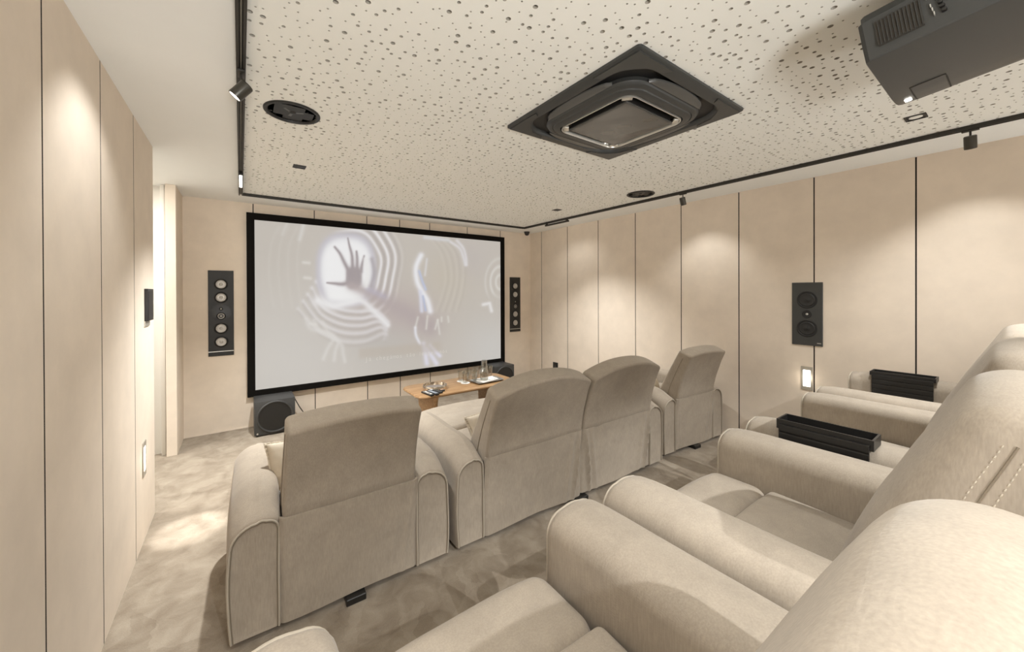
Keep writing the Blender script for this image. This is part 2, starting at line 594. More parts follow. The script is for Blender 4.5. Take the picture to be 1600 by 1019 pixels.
SPK = [(0.236, 2.380), (3.313, 2.333)]
AC = (1.753, 1.372)
def perforated():
    c0 = 0.0472
    nx = int(round((PX1 - PX0) / c0))
    ny = int(round((PY1 - PY0) / c0))
    cx, cy = (PX1 - PX0) / nx, (PY1 - PY0) / ny
    rng = np.random.RandomState(11)
    verts, faces, mats = [], [], []
    K = 12
    ang = [2 * PI * i / K for i in range(K)]
    for i in range(nx):
        for j in range(ny):
            x0, y0 = PX0 + i * cx, PY0 + j * cy
            x1, y1 = x0 + cx, y0 + cy
            mx_, my_ = (x0 + x1) / 2, (y0 + y1) / 2
            skip = any(max(math.hypot(a - s[0], b - s[1]) for a in (x0, x1) for b in (y0, y1)) < 0.125 for s in SPK)
            if abs(mx_ - AC[0]) < 0.42 and abs(my_ - AC[1]) < 0.42:
                skip = True
            if skip:
                continue
            u = rng.rand()
            r = 0.0036 if u < 0.56 else (0.0069 if u < 0.84 else 0.0096)
            jx = (cx / 2 - r - 0.002)
            jy = (cy / 2 - r - 0.002)
            hx = mx_ + rng.uniform(-1, 1) * jx
            hy = my_ + rng.uniform(-1, 1) * jy
            b = len(verts)
            # corners at 45,135,225,315 degrees
            verts += [(x1, y1, H), (x0, y1, H), (x0, y0, H), (x1, y0, H)]
            verts += [(hx + r * math.cos(a), hy + r * math.sin(a), H) for a in ang]
            verts += [(hx + r * math.cos(a), hy + r * math.sin(a), H + 0.012) for a in ang]
            q = K // 4
            for k in range(4):
                for e in range(q):
                    a0, a1 = b + 4 + (k * q + e) % K, b + 4 + (k * q + e + 1) % K
                    faces.append((a0, b + k, a1)); mats.append(0)
                faces.append((b + k, b + (k + 1) % 4, b + 4 + ((k + 1) * q) % K)); mats.append(0)
            for e in range(K):
                e2 = (e + 1) % K
                faces.append((b + 4 + e, b + 4 + e2, b + 4 + K + e2, b + 4 + K + e)); mats.append(1)
    b = len(verts)
    verts += [(PX0, PY0, H + 0.0125), (PX1, PY0, H + 0.0125), (PX1, PY1, H + 0.0125), (PX0, PY1, H + 0.0125)]
    # black fleece backing, open where the speakers and the cassette are let in
    me = bpy.data.meshes.new('perforated_panel')
    me.from_pydata(verts[:b], [], faces)
    me.polygons.foreach_set('material_index', mats)
    for m in (M_PERF, M_HOLE):
        me.materials.append(m)
    me.update()
    o = bpy.data.objects.new('perforated_panel', me)
    COL.objects.link(o)
    o.parent = ceil
    bm = NB()
    n = 60
    for i in range(n):
        for j in range(n):
            x0, x1 = PX0 + (PX1 - PX0) * i / n, PX0 + (PX1 - PX0) * (i + 1) / n
            y0, y1 = PY0 + (PY1 - PY0) * j / n, PY0 + (PY1 - PY0) * (j + 1) / n
            if any(math.hypot((x0 + x1) / 2 - s[0], (y0 + y1) / 2 - s[1]) < 0.10 for s in SPK):
                continue
            if abs((x0 + x1) / 2 - AC[0]) < 0.40 and abs((y0 + y1) / 2 - AC[1]) < 0.40:
                continue
            bm.faces.new([bm.verts.new((x, y, H + 0.0125)) for x, y in ((x0, y0), (x0, y1), (x1, y1), (x1, y0))])
    obj('backing_fleece', bm, M_VOID, ceil, smooth=0, recalc=False)
perforated()

# ================================================================== LIGHT TRACK AND SPOTS
trk = thing('lighting_track', 'slim black lighting track let into the ceiling around the perforated field', 'light track', (TX0, 0, H))
TRK = 0.024           # the track stands this far below the boards
def rail(x0, x1, y0, y1, horizontal):
    bm = NB()
    X0, X1, Y0, Y1 = x0 - TX0, x1 - TX0, y0, y1
    t = 0.010
    bx(bm, X0, X1, Y0, Y1, -0.010, 0.0)
    if horizontal:
        bx(bm, X0, X1, Y0, Y0 + t, -TRK, -0.010)
        bx(bm, X0, X1, Y1 - t, Y1, -TRK, -0.010)
    else:
        bx(bm, X0, X0 + t, Y0, Y1, -TRK, -0.010)
        bx(bm, X1 - t, X1, Y0, Y1, -TRK, -0.010)
    bmesh.ops.remove_doubles(bm, verts=bm.verts, dist=1e-5)
    r = obj('rail', bm, [M_TRACK], trk, smooth=0)
    bm = NB()
    if horizontal:
        m_ = (Y0 + Y1) / 2
        bx(bm, X0, X1, m_ - 0.002, m_ + 0.002, -TRK + 0.006, -0.010)
    else:
        m_ = (X0 + X1) / 2
        bx(bm, m_ - 0.002, m_ + 0.002, Y0, Y1, -TRK + 0.006, -0.010)
    obj('contact_strip', bm, [M_TRACKG], r, smooth=0)
rail(TX0 - 0.017, TX0 + 0.017, -0.6, TY1 + 0.017, False)
rail(TX1 - 0.017, TX1 + 0.017, -0.6, TY1 + 0.017, False)
rail(TX0 + 0.017, TX1 - 0.017, TY1 - 0.017, TY1 + 0.017, True)

def spot_lamp(name, loc, aim, power, size=95, blend=0.7, rad=0.02, col=(0.99, 1.0, 0.995), parent=None):
    l = bpy.data.lights.new(name, 'SPOT')
    l.energy = power
    l.spot_size = R(size)
    l.spot_blend = blend
    l.shadow_soft_size = rad
    l.color = col
    o = bpy.data.objects.new(name, l)
    COL.objects.link(o)
    d = Vector(aim) - Vector(loc)
    o.rotation_euler = d.to_track_quat('-Z', 'Y').to_euler()
    o.location = loc
    if parent:
        o.parent = parent
        bpy.context.view_layer.update()
        o.matrix_parent_inverse = parent.matrix_world.inverted()
    return o

def track_spot(x, y, aim, label, power, size=95, stem=0.040):
    """cylinder spot hung on a short stem; aim is a world point"""
    t = thing('track_spotlight', label, 'spotlight', (x, y, H - TRK), 0, 'cylinder spotlights on the ceiling track')
    bm = NB()
    bx(bm, -0.013, 0.013, -0.035, 0.035, -0.010, 0.0, 0.002)
    obj('adapter', bm, M_TRACK, t)
    bm = NB()
    tube(bm, [(0, 0, -0.008), (0, 0, -stem - 0.008)], 0.005, 10)
    obj('stem', bm, M_TRACK, t)
    c = Vector((0, 0, -stem - 0.036))
    d = (Vector(aim) - (Vector((x, y, H - TRK)) + c)).normalized()
    q = Vector((0, 0, -1)).rotation_difference(d).to_matrix()
    bm = NB()
    lathe(bm, [(0.0, 0.038), (0.024, 0.038), (0.027, 0.034), (0.027, -0.034), (0.026, -0.038), (0.023, -0.038), (0.023, -0.030), (0.0, -0.030)], n=28)
    for v in bm.verts:
        v.co = q @ v.co + c
    body = obj('body', bm, M_BRONZE, t)
    bm = NB()
    lathe(bm, [(0.0, -0.036), (0.022, -0.036), (0.0225, -0.032), (0.0, -0.032)], n=24)
    for v in bm.verts:
        v.co = q @ v.co + c
    obj('lens', bm, M_LEDHOT, body)
    p = Vector((x, y, H - TRK)) + c + d * 0.046
    spot_lamp('spot_lamp', p, aim, power, size, parent=t)
    return t

def linear_module(x, y0, y1, side, label, power, hang):
    """light bar under the track; side: which way the glowing face looks (0 = down)"""
    t = thing('linear_track_light', label, 'track light', (x, (y0 + y1) / 2, H - TRK), 0, 'linear light modules on the ceiling track')
    L2 = (y1 - y0) / 2
    bm = NB()
    bx(bm, -0.013, 0.013, -L2, L2, -hang - 0.022, -hang, 0.002)
    hs = obj('housing', bm, M_TRACK, t)
    for yy in (-L2 + 0.03, L2 - 0.03):
        bm = NB()
        bx(bm, -0.0125, 0.0125, yy - 0.012, yy + 0.012, -hang - 0.001, 0.0002)
        obj('bracket', bm, M_TRACK, t)
    bm = NB()
    if side:
        bx(bm, min(side * 0.0125, side * 0.0145), max(side * 0.0125, side * 0.0145), -L2 + 0.01, L2 - 0.01, -hang - 0.018, -hang - 0.004)
    else:
        bx(bm, -0.010, 0.010, -L2 + 0.01, L2 - 0.01, -hang - 0.0235, -hang - 0.0215)
    obj('diffuser', bm, M_LED, hs)
    for k in (-1, 0, 1):
        dx = side * 0.022
        p = (x + dx, (y0 + y1) / 2 + k * L2 * 0.7, H - TRK - hang - (0.011 if side else 0.03))
        spot_lamp('module_lamp', p, (x + (0.52 * side if side else -0.3), p[1], 1.15), power / 3, 105, 0.9, 0.02, parent=t)
    return t

WALL_W = 4.6
track_spot(TX1, 2.026, (TX1 + 0.50, 2.026, 1.10), 'dark cylinder spotlight hanging midway along the right track, above the single recliner', WALL_W)
track_spot(TX1, 0.213, (TX1 + 0.50, 0.213, 1.10), 'dark cylinder spotlight hanging on the right track near the projector', WALL_W)
track_spot(TX0, 2.026, (TX0 - 0.50, 2.12, 1.75), 'tilted bronze spotlight on the left track with its lit face showing', WALL_W * 1.1, stem=0.045)
spot_lamp('spot_lamp', (TX0, 0.21, 2.34), (TX0 - 0.5, 0.21, 1.3), WALL_W)   # next spot along the left track, outside the frame
linear_module(TX1, 3.63, 4.10, 1, 'slim black linear light module hanging at the far end of the right track', WALL_W * 0.75, 0.012)
linear_module(TX0, 3.72, 4.16, 0, 'slim linear light module glowing white at the far end of the left track', WALL_W * 0.4, 0.0005)
# added narrow beam that makes the bright patch on the aisle carpet
spot_lamp('carpet_patch_lamp', (TX0, 3.70, H - TRK - 0.03), (-0.26, 3.12, 0), 170, 10, 0.6, 0.01)
# spots over the back of the second row, behind the camera
for x, e_ in ((0.42, 58), (1.75, 82), (3.10, 82)):
    spot_lamp('rear_spot_lamp', (x, -1.15, 2.38), (x, 0.10, 0.9), e_, 50, 0.6, 0.012)
# added fill: unseen upward spots behind the second row, brightening the ceiling
for x, e_ in ((0.15, 125), (3.75, 34)):
    spot_lamp('ceiling_fill_lamp', (x, YB + 0.12, 1.05), (x, YB + 0.12 + 1.6, 2.5), e_, 130, 0.8, 0.35)

# ------------------------------------------------------------------ recessed square downlights
DOWN = [((0.380, 3.375), 'small black square downlight left in the ceiling near the screen'),
        ((3.125, 3.378), 'small black square downlight near the far corner of the perforated ceiling'),
        ((3.132, 0.385), 'small square downlight with a visible lamp between projector and right track')]
for (x, y), lab in DOWN:
    t = thing('square_downlight', lab, 'downlight', (x, y, H), 0, 'recessed square downlights')
    bm = NB()
    o_ = rrect(0.044, 0.044, 0.003, 2)
    i_ = rrect(0.034, 0.034, 0.002, 2)
    loft(bm, [[(a, b, 0.0005) for a, b in o_], [(a, b, -0.004) for a, b in o_], [(a, b, -0.005) for a, b in i_], [(a, b, 0.0) for a, b in i_]], False, False)
    obj('bezel', bm, M_DARK, t)
    bm = NB()
    lathe(bm, [(0.0, -0.0035), (0.022, -0.0030), (0.028, -0.0012), (0.0, -0.0012)], n=20)
    obj('lamp', bm, M_LEDDIM if y < 1 else M_BLACK, t)
    bm = NB()
    bx(bm, -0.036, 0.036, -0.036, 0.036, -0.0010, -0.0002)
    obj('housing', bm, M_BLACK, t, smooth=0)
for (x, y), w in (((0.38, 3.375), 135), ((3.125, 3.378), 85), ((3.132, 0.385), 30), ((0.38, 0.385), 22)):
    if w:
        spot_lamp('downlight_lamp', (x, y, H - 0.012), (x, y, 0), w, 108 if y > 1 else 130, 0.85, 0.025)

# ------------------------------------------------------------------ ceiling speakers
def ceiling_speaker(x, y, rot, label):
    t = thing('ceiling_speaker', label, 'speaker', (x, y, H), rot, 'round ceiling speakers')
    bm = NB()
    lathe(bm, [(0.136, 0.0), (0.136, -0.006), (0.132, -0.009), (0.120, -0.009), (0.117, -0.004), (0.112, 0.004), (0.112, 0.012), (0.109, 0.012), (0.106, 0.05), (0.136, 0.05)], n=56)
    obj('bezel', bm, M_DARK, t)
    bm = NB()
    lathe(bm, [(0.107, 0.016), (0.100, 0.020), (0.094, 0.014), (0.088, 0.020), (0.035, 0.055), (0.0, 0.058)], n=48)
    cone = obj('cone', bm, M_RUBBER, t)
    bm = NB()
    for k in range(3):
        a = 2 * PI * k / 3
        ring = []
        for (r, w, z0, z1) in ((0.018, 0.011, -0.002, 0.010), (0.110, 0.015, 0.003, 0.014)):
            ca, sa = math.cos(a), math.sin(a)
            ring.append([(r * ca - q * sa, r * sa + q * ca, z) for q, z in ((-w, z1), (-w * 0.6, z0), (w * 0.6, z0), (w, z1))])
        loft(bm, ring)
    obj('spider_arm', bm, M_FLAP, t)
    bm = NB()
    lathe(bm, [(0.0, -0.006), (0.012, -0.005), (0.020, 0.0), (0.026, 0.010), (0.02, 0.016), (0.0, 0.016)], n=28)
    obj('tweeter', bm, M_DARK, t)
    return t
ceiling_speaker(SPK[0][0], SPK[0][1], R(100), 'round black ceiling speaker with open three arm face beside the left track')
ceiling_speaker(SPK[1][0], SPK[1][1], R(20), 'round black ceiling speaker close to the right track')

# ------------------------------------------------------------------ air conditioner cassette
def air_conditioner():
    t = thing('ceiling_air_conditioner', 'square black cassette air conditioner in the middle of the perforated ceiling', 'air conditioner', (AC[0], AC[1], H))
    def ring(h, r, z, k=8):
        return [(a, b, z) for a, b in rrect(h, h, r, k)]
    bm = NB()
    loft(bm, [ring(0.463, 0.018, -0.001), ring(0.463, 0.018, -0.012), ring(0.458, 0.016, -0.016), ring(0.404, 0.15, -0.020),
              ring(0.398, 0.15, -0.012), ring(0.392, 0.15, 0.008)], False, False)
    # corner cover seams
    pl = obj('face_plate', bm, M_GREY, t)
    for sx, sy in ((1, 1), (1, -1), (-1, 1), (-1, -1)):
        bm = NB()
        prof = [(0.448, 0.205), (0.448, 0.444), (0.444, 0.448), (0.205, 0.448), (0.225, 0.418), (0.315, 0.398), (0.360, 0.360), (0.398, 0.315), (0.418, 0.225)]
        lo = [(sx * a, sy * b, -0.0225) for a, b in prof]
        hi = [(sx * a, sy * b, -0.012) for a, b in prof]
        loft(bm, [hi, lo])
        obj('corner_cover', bm, M_GREY, pl, smooth=20)
    bm = NB()
    loft(bm, [ring(0.395, 0.15, 0.004), ring(0.1, 0.05, 0.0045)], True, True)
    obj('air_duct', bm, M_RUBBER, t)
    # central body: stepped rounded square
    bm = NB()
    loft(bm, [ring(0.330, 0.140, 0.003, 10), ring(0.335, 0.140, -0.018, 10), ring(0.328, 0.136, -0.030, 10), ring(0.312, 0.126, -0.037, 10),
              ring(0.306, 0.122, -0.037, 10), ring(0.303, 0.120, -0.033, 10), ring(0.298, 0.116, -0.040, 10), ring(0.272, 0.09, -0.047, 10),
              ring(0.262, 0.08, -0.047, 10), ring(0.256, 0.075, -0.036, 10), ring(0.252, 0.072, -0.006, 10)], False, True)
    obj('body', bm, [M_GREY], t)
    bm = NB()
    loft(bm, [ring(0.251, 0.07, -0.0065, 10), ring(0.251, 0.07, -0.008, 10)])
    obj('air_intake', bm, M_VOID, t)
    # four flaps
    for k in range(4):
        bm = NB()
        n = 24
        rings = []
        for i in range(n + 1):
            q = -1 + 2 * i / n
            x = q * 0.225
            w = 0.052 * max(0.0, 1 - q * q) ** 0.55 + 0.0015
            y0, y1 = 0.341, 0.341 + w
            rings.append([(x, y0, -0.026), (x, (y0 + y1) / 2, -0.027), (x, y1, -0.019), (x, y1, -0.012), (x, y0, -0.012)])
        loft(bm, rings)
        bmesh.ops.rotate(bm, cent=(0, 0, 0), matrix=Matrix.Rotation(PI / 2 * k, 3, 'Z'), verts=bm.verts)
        obj('air_flap', bm, M_FLAP, t)
    # hanging grille panel inside a dark gap, held by clips at the corners
    bm = NB()
    loft(bm, [ring(0.253, 0.070, -0.036, 10), ring(0.252, 0.070, -0.049, 10), ring(0.247, 0.066, -0.0505, 10), ring(0.237, 0.060, -0.026, 10), ring(0.237, 0.060, -0.020, 10)], False, False)
    tr_ = obj('edge_trim', bm, M_SILVER, t)
    bm = NB()
    loft(bm, [ring(0.200, 0.03, -0.010, 8), ring(0.204, 0.033, -0.046, 8)])
    gr = obj('grille_frame', bm, M_BLACK, t)
    bm = NB()
    def wob(x, y, z):
        return (x, y, z - 0.048 + (0.0022 * mnoise.noise((x * 11, y * 11, 0.3)) if z < 0 else 0))
    rbox(0.2015, 0.2015, 0.006, 0.005, 2, (24, 24, 1), wob, bm)
    obj('grille_panel', bm, M_GREYG, t)
    for sx, sy in ((1, 1), (1, -1), (-1, 1), (-1, -1)):
        bm = NB()
        bx(bm, -0.026, 0.026, -0.016, 0.016, -0.052, -0.040, 0.003)
        bmesh.ops.rotate(bm, cent=(0, 0, 0), matrix=Matrix.Rotation(PI / 4 * (-1 if sx * sy > 0 else 1), 3, 'Z'), verts=bm.verts)
        bmesh.ops.translate(bm, vec=(sx * 0.213, sy * 0.213, 0.004), verts=bm.verts)
        obj('corner_clip', bm, M_SILVER, gr)
air_conditioner()

# ------------------------------------------------------------------ projector
def projector():
    t = thing('projector', 'large charcoal projector hanging from the ceiling at the upper right', 'projector', (1.60, 0.295, 2.216))
    t.rotation_euler = (R(-7.5), 0, 0)
    W, D, HH = 0.58, 0.56, 0.118
    # cross-section in XZ (local x to the right, z up); front at y=0, back at y=-D
    prof = [(-0.003, 0.004), (0.0, 0.0), (0.010, -0.001), (0.30, -0.002), (0.40, -0.003), (0.47, 0.002), (0.52, 0.014), (0.555, 0.034), (0.578, 0.062),
            (0.585, 0.10), (0.560, HH), (0.535, HH + 0.055), (0.045, HH + 0.055), (0.030, HH + 0.006), (-0.020, HH), (-0.020, HH - 0.004), (-0.014, 0.05)]
    bm = NB()
    cx_ = 0.28
    def ring(y, s):
        return [(cx_ + (a - cx_) * s, y, 0.06 + (b - 0.06) * s) for a, b in prof]
    loft(bm, [ring(0.012, 0.93), ring(0.010, 0.975), ring(0.0, 1.0), ring(-D + 0.02, 1.0), ring(-D, 0.96)])
    body = obj('body', bm, M_GREY, t, smooth=22)
    # vent on the left side
    def side(y, s):
        # point on the tilted left face: s from 0 (bottom) to 1 (top)
        return (-0.0145 - 0.0052 * s if s > 0.5 else -0.004 - 0.0105 * s * 2, y, 0.012 + s * (HH - 0.016))
    bm = NB()
    a0, a1 = -0.026, -0.122
    loft(bm, [[(-0.0185, y, 0.026), (-0.0235, y, 0.100), (0.0, y, 0.100), (0.0, y, 0.026)] for y in (a0, a1)])
    vent = obj('vent_recess', bm, M_VOID, body, smooth=0)
    for i in range(12):
        bm = NB()
        y = a0 - 0.006 - i * 0.0079
        loft(bm, [[(-0.0215, yy, 0.026), (-0.0265, yy, 0.100), (-0.015, yy, 0.100), (-0.010, yy, 0.026)] for yy in (y, y - 0.0013)])
        obj('vent_slat', bm, M_GREY, vent, smooth=0)
    # buttons and little marks
    for (y, z, w, h_) in ((-0.150, 0.098, 0.010, 0.010), (-0.154, 0.083, 0.012, 0.013), (-0.157, 0.066, 0.010, 0.010), (-0.159, 0.053, 0.011, 0.009), (-0.161, 0.040, 0.011, 0.009)):
        bm = NB()
        bx(bm, -0.024, -0.008, y - w / 2, y + w / 2, z - h_ / 2, z + h_ / 2, 0.003)
        obj('button', bm, M_BLACK, body)
    bm = NB()
    for (y, z) in ((-0.134, 0.094), (-0.139, 0.066), (-0.141, 0.054), (-0.143, 0.041)):
        bx(bm, -0.0225, -0.010, y - 0.0012, y + 0.0012, z - 0.005, z + 0.005)
    bx(bm, -0.0243, -0.010, -0.1555, -0.1525, 0.079, 0.087)
    obj('button_marking', bm, M_SILVER, body, smooth=0)
    # hatch under the right front
    bm = NB()
    def und(x):
        pts = [(0.30, -0.002), (0.40, -0.003), (0.47, 0.002), (0.52, 0.014), (0.555, 0.034)]
        for (p, q) in zip(pts[:-1], pts[1:]):
            if p[0] <= x <= q[0]:
                f = (x - p[0]) / (q[0] - p[0])
                return p[1] + f * (q[1] - p[1])
        return 0
    xs = [0.335 + 0.165 * i / 8 for i in range(9)]
    loft(bm, [[(x, -0.045, und(x) - 0.0022), (x, -0.125, und(x) - 0.0022), (x, -0.125, und(x) + 0.002), (x, -0.045, und(x) + 0.002)] for x in xs])
    obj('service_hatch', bm, M_GREY, body)
    bm = NB()
    tube(bm, [(xs[0], -0.045, und(xs[0]) - 0.0015)] + [(x, -0.128, und(x) - 0.0015) for x in xs] + [(x, -0.042, und(x) - 0.0015) for x in reversed(xs)], 0.0016, 5, closed=True)
    obj('hatch_seam', bm, M_VOID, body)
    bm = NB()
    bx(bm, 0.442, 0.462, -0.032, -0.014, -0.0035, 0.004, 0.002)
    obj('indicator_glint', bm, M_LEDHOT, body)  # glow stands in for white light reflected off the small indicator
    # lens on the front, facing the screen
    bm = NB()
    lathe(bm, [(0.0, 0.033), (0.045, 0.033), (0.054, 0.037), (0.058, 0.033), (0.058, 0.0), (0.0, 0.0)], c=(0.29, -0.02, 0.085), axis='y', n=32)
    obj('lens', bm, M_BLACK, body)
    # ceiling bracket
    bm = NB()
    bx(bm, 0.10, 0.48, -0.42, -0.14, HH + 0.05, HH + 0.062, 0.003)
    tube(bm, [(0.29, -0.28, HH + 0.05), (0.29, -0.28, HH + 0.115)], 0.03, 16)
    obj('ceiling_bracket', bm, M_BLACK, t)
projector()

# ================================================================== SCREEN
SX0, SX1, SZ0, SZ1 = 0.055, 3.488, 0.340, 2.374
IX0, IX1, IZ0, IZ1 = 0.128, 3.412, 0.411, 2.298
SY = 5.035
def project_px(X, Z, Y=SY):
    z = Z - EYE
    r = CR[0][0] * X + CR[0][1] * Y + CR[0][2] * z
    u = CR[1][0] * X + CR[1][1] * Y + CR[1][2] * z
    d = CR[2][0] * X + CR[2][1] * Y + CR[2][2] * z
    return 800 + F_PX * r / d, V0 - F_PX * u / d

def picture(U, V):
    """the film frame: U,V are plan coordinates measured off the photograph of the flat screen"""
    sh = U.shape
    def gss(d, w):
        return np.exp(-(d / w) ** 2)
    def stroke(pts, w0, w1=None):
        """distance based soft polyline, returns 0..1"""
        w1 = w0 if w1 is None else w1
        best = np.zeros(sh)
        n = len(pts) - 1
        for i in range(n):
            (x0, y0), (x1, y1) = pts[i], pts[i + 1]
            dx, dy = x1 - x0, y1 - y0
            t = np.clip(((U - x0) * dx + (V - y0) * dy) / (dx * dx + dy * dy), 0, 1)
            d = np.hypot(U - x0 - t * dx, V - y0 - t * dy)
            w = w0 + (w1 - w0) * (i + t) / n
            best = np.maximum(best, np.exp(-(d / w) ** 2))
        return best
    def smooth_pts(pts, m=6):
        out = []
        P = [pts[0]] + list(pts) + [pts[-1]]
        for i in range(1, len(P) - 2):
            p0, p1, p2, p3 = P[i - 1], P[i], P[i + 1], P[i + 2]
            for k in range(m):
                t = k / m
                out.append(tuple(0.5 * (2 * p1[j] + (p2[j] - p0[j]) * t + (2 * p0[j] - 5 * p1[j] + 4 * p2[j] - p3[j]) * t * t
                                        + (-p0[j] + 3 * p1[j] - 3 * p2[j] + p3[j]) * t ** 3) for j in range(2)))
        out.append(pts[-1])
        return out
    C = np.zeros(sh + (3,))
    C[...] = (205, 198, 189)
    def blend(a, col, k=1.0):
        a = np.clip(a * k, 0, 1)[..., None]
        C[...] = C * (1 - a) + np.array(col, float) * a
    # broad tints
    blend(gss(np.hypot(U - 470, (V - 540)), 130), (214, 211, 207), 0.55)
    blend(gss(np.hypot((U - 420), (V - 400)), 60), (196, 189, 180), 0.5)
    blend(gss(np.hypot((U - 620) / 1.6, V - 490), 40), (193, 178, 176), 0.65)
    blend(gss(np.hypot((U - 600) / 1.3, V - 540), 34), (196, 194, 190), 0.5)
    blend(gss(np.hypot((U - 700) / 0.9, V - 430), 42), (204, 194, 176), 0.5)
    blend(gss(np.hypot((U - 735) / 1.0, V - 520), 42), (203, 196, 187), 0.6)
    blend(gss(np.hypot((U - 735) / 0.9, V - 405), 30), (198, 190, 188), 0.5)
    blend(gss(np.hypot((U - 770), V - 545), 50), (214, 213, 211), 0.6)
    # ripples around the bright opening
    cx_, cy_ = 541, 418
    ang = np.arctan2(V - cy_, U - cx_)
    rad = np.hypot((U - cx_) / 1.0, (V - cy_) / 1.08) * (1 + 0.03 * np.sin(3 * ang + 1) + 0.018 * np.sin(7 * ang))
    rightside = np.clip(np.cos(ang + 0.35) * 1.5 + 0.10, 0, 1)
    below = np.clip(np.cos(ang - 1.75) * 1.6 - 0.1, 0, 1)
    rip = 0.5 + 0.5 * np.cos((rad - 55) * 2 * PI / 11.5)
    a = (rip ** 2) * rightside * np.clip((rad - 42) / 14, 0, 1) * np.clip((92 - rad) / 16, 0, 1)
    blend(a, (243, 241, 243), 0.95)
    a = ((1 - rip) ** 2) * rightside * np.clip((rad - 42) / 14, 0, 1) * np.clip((96 - rad) / 16, 0, 1)
    blend(a, (184, 177, 175), 0.7)
    # lower ripples flowing down to the right
    for k, (off, wgt) in enumerate(((0, 0.95), (11, 0.9), (22, 0.8), (34, 0.75), (47, 0.55))):
        pts = smooth_pts([(494 - off * 0.6, 440 + off * 0.9), (505 - off * 0.2, 468 + off), (532, 483 + off * 1.05), (560 + off * 0.2, 487 + off * 0.98), (587 + off * 0.25, 486 + off * 0.75), (606 - off * 0.1, 503 + off * 0.55)])
        blend(stroke(pts, 3.2, 3.6), (236, 233, 234), wgt * 0.85)
        pts2 = [(x + 0.5, y + 5.5) for x, y in pts]
        blend(stroke(pts2, 2.6), (184, 177, 172), wgt * 0.45)
    for k in range(3):
        pts = smooth_pts([(478 + k * 13, 498 + 3 * k), (487 + k * 14, 514 + 4 * k), (521 + k * 6 , 524 + k * 7), (512 + k * 12, 545 + k * 4), (505 + k * 17, 561 + k * 2)])
        blend(stroke(pts, 4.0, 3.0), (231, 228, 224), 0.6)
    # white opening
    rr = np.hypot((U - 541) / 40.0, (V - 421) / 52.0)
    pw = ((np.abs((U - 541) / 43.0)) ** 2.6 + (np.abs((V - 421) / 53.0)) ** 2.6) ** (1 / 2.6)
    blend(1 / (1 + np.exp((pw - 1.09) * 26)), (203, 201, 214), 0.8)
    blend(1 / (1 + np.exp((pw - 0.92) * 22)), (253, 253, 254), 1.0)
    blend(stroke(smooth_pts([(497, 470), (520, 478), (548, 472), (566, 470), (590, 492), (606, 508)]), 8, 4), (246, 245, 246), 0.95)
    blend(stroke([(520, 462), (556, 458)], 11), (254, 254, 254), 1)
    # hand and forearm, seen against the light
    HANDC = (170, 161, 164)
    palm = ((np.abs((U - 553 + 0.0 * V) / 12.5)) ** 3 + (np.abs((V - 434) / 17.0)) ** 3) ** (1 / 3)
    blend(1 / (1 + np.exp((palm - 1.0) * 14)), HANDC, 1)
    for pts, w0, w1 in (([(523, 386), (531, 396), (537, 408), (545, 424)], 1.9, 3.6), ([(543.5, 372), (546, 384), (550, 400), (551, 420)], 1.2, 3.4),
                        ([(557, 393), (558, 405), (558, 422)], 1.8, 3.4), ([(569, 400), (566, 412), (564, 424)], 1.5, 3.2),
                        ([(511, 442), (522, 443), (536, 444), (550, 440)], 1.4, 4.5)):
        blend(stroke(smooth_pts(pts), w0, w1), HANDC, 1.0)
    blend(stroke([(549, 447), (572, 455), (604, 472), (640, 492), (672, 510)], 7.5, 17), (188, 176, 176), 0.85)
    blend(stroke([(575, 452), (600, 463)], 5), (190, 186, 205), 0.5)
    blend(stroke(smooth_pts([(571, 405), (574, 425), (572, 447)]), 4.0), (248, 247, 246), 0.8)
    blend(stroke(smooth_pts([(581, 405), (585, 425), (580, 447)]), 3.4), (176, 170, 174), 0.7)
    # left faint ripples
    for k in range(4):
        pts = smooth_pts([(436 + 14 * k, 356), (424 + 14 * k, 380 + 2 * k), (420 + 15 * k, 430), (428 + 14 * k, 480)])
        blend(stroke(pts, 2.5), (218, 213, 206), 0.28)
    for (x, y) in ((474, 410), (476, 434), (484, 506)):
        blend(stroke([(x, y), (x + 9, y + 1)], 2.6), (234, 231, 225), 0.7)
    blend(stroke([(474, 352), (468, 374)], 3.2), (228, 225, 221), 0.7)
    blend(stroke([(448, 350), (441, 366)], 2.6), (222, 219, 214), 0.5)
    # glassy face in the middle right
    streak = smooth_pts([(658, 399), (650, 418), (652, 440), (660, 456), (668, 470), (672, 486)])
    blend(stroke(streak, 4.5, 5.0), (246, 246, 250), 1.0)
    blend(stroke([(657, 456), (659, 486)], 3.2), (228, 230, 246), 0.9)
    blend(stroke([(655, 424), (660, 440), (665, 452)], 2.2), (196, 205, 232), 0.9)
    blend(stroke([(661, 463), (665, 485)], 1.8), (190, 200, 228), 0.9)
    blend(stroke([(667, 405), (664, 430)], 2.0), (226, 224, 225), 0.8)
    for k in range(4):
        pts = smooth_pts([(672 + 9 * k, 372), (690 + 10 * k, 398), (696 + 9 * k, 440), (682 + 10 * k, 486)])
        blend(stroke(pts, 2.4), (215, 208, 196), 0.4)
        pts = [(x + 4, y) for x, y in pts]
        blend(stroke(pts, 2.0), (188, 180, 170), 0.25)
    for k in range(2):
        blend(stroke(smooth_pts([(704 + 10 * k, 378 - 2 * k), (718 + 6 * k, 388), (724 + 4 * k, 402), (727 + 2 * k, 414)]), 2.4), (235, 233, 236), 0.75)
    blend(stroke([(664, 371), (700, 375)], 3.0), (226, 228, 232), 0.75)
    for x0, y0, x1, y1 in ((668, 494, 666, 514), (684, 500, 680, 514), (684, 500, 687, 522), (690, 496, 690, 502), (700, 495, 701, 503), (653, 496, 649, 512)):
        blend(stroke([(x0, y0), (x1, y1)], 1.8), (229, 226, 218), 0.75)
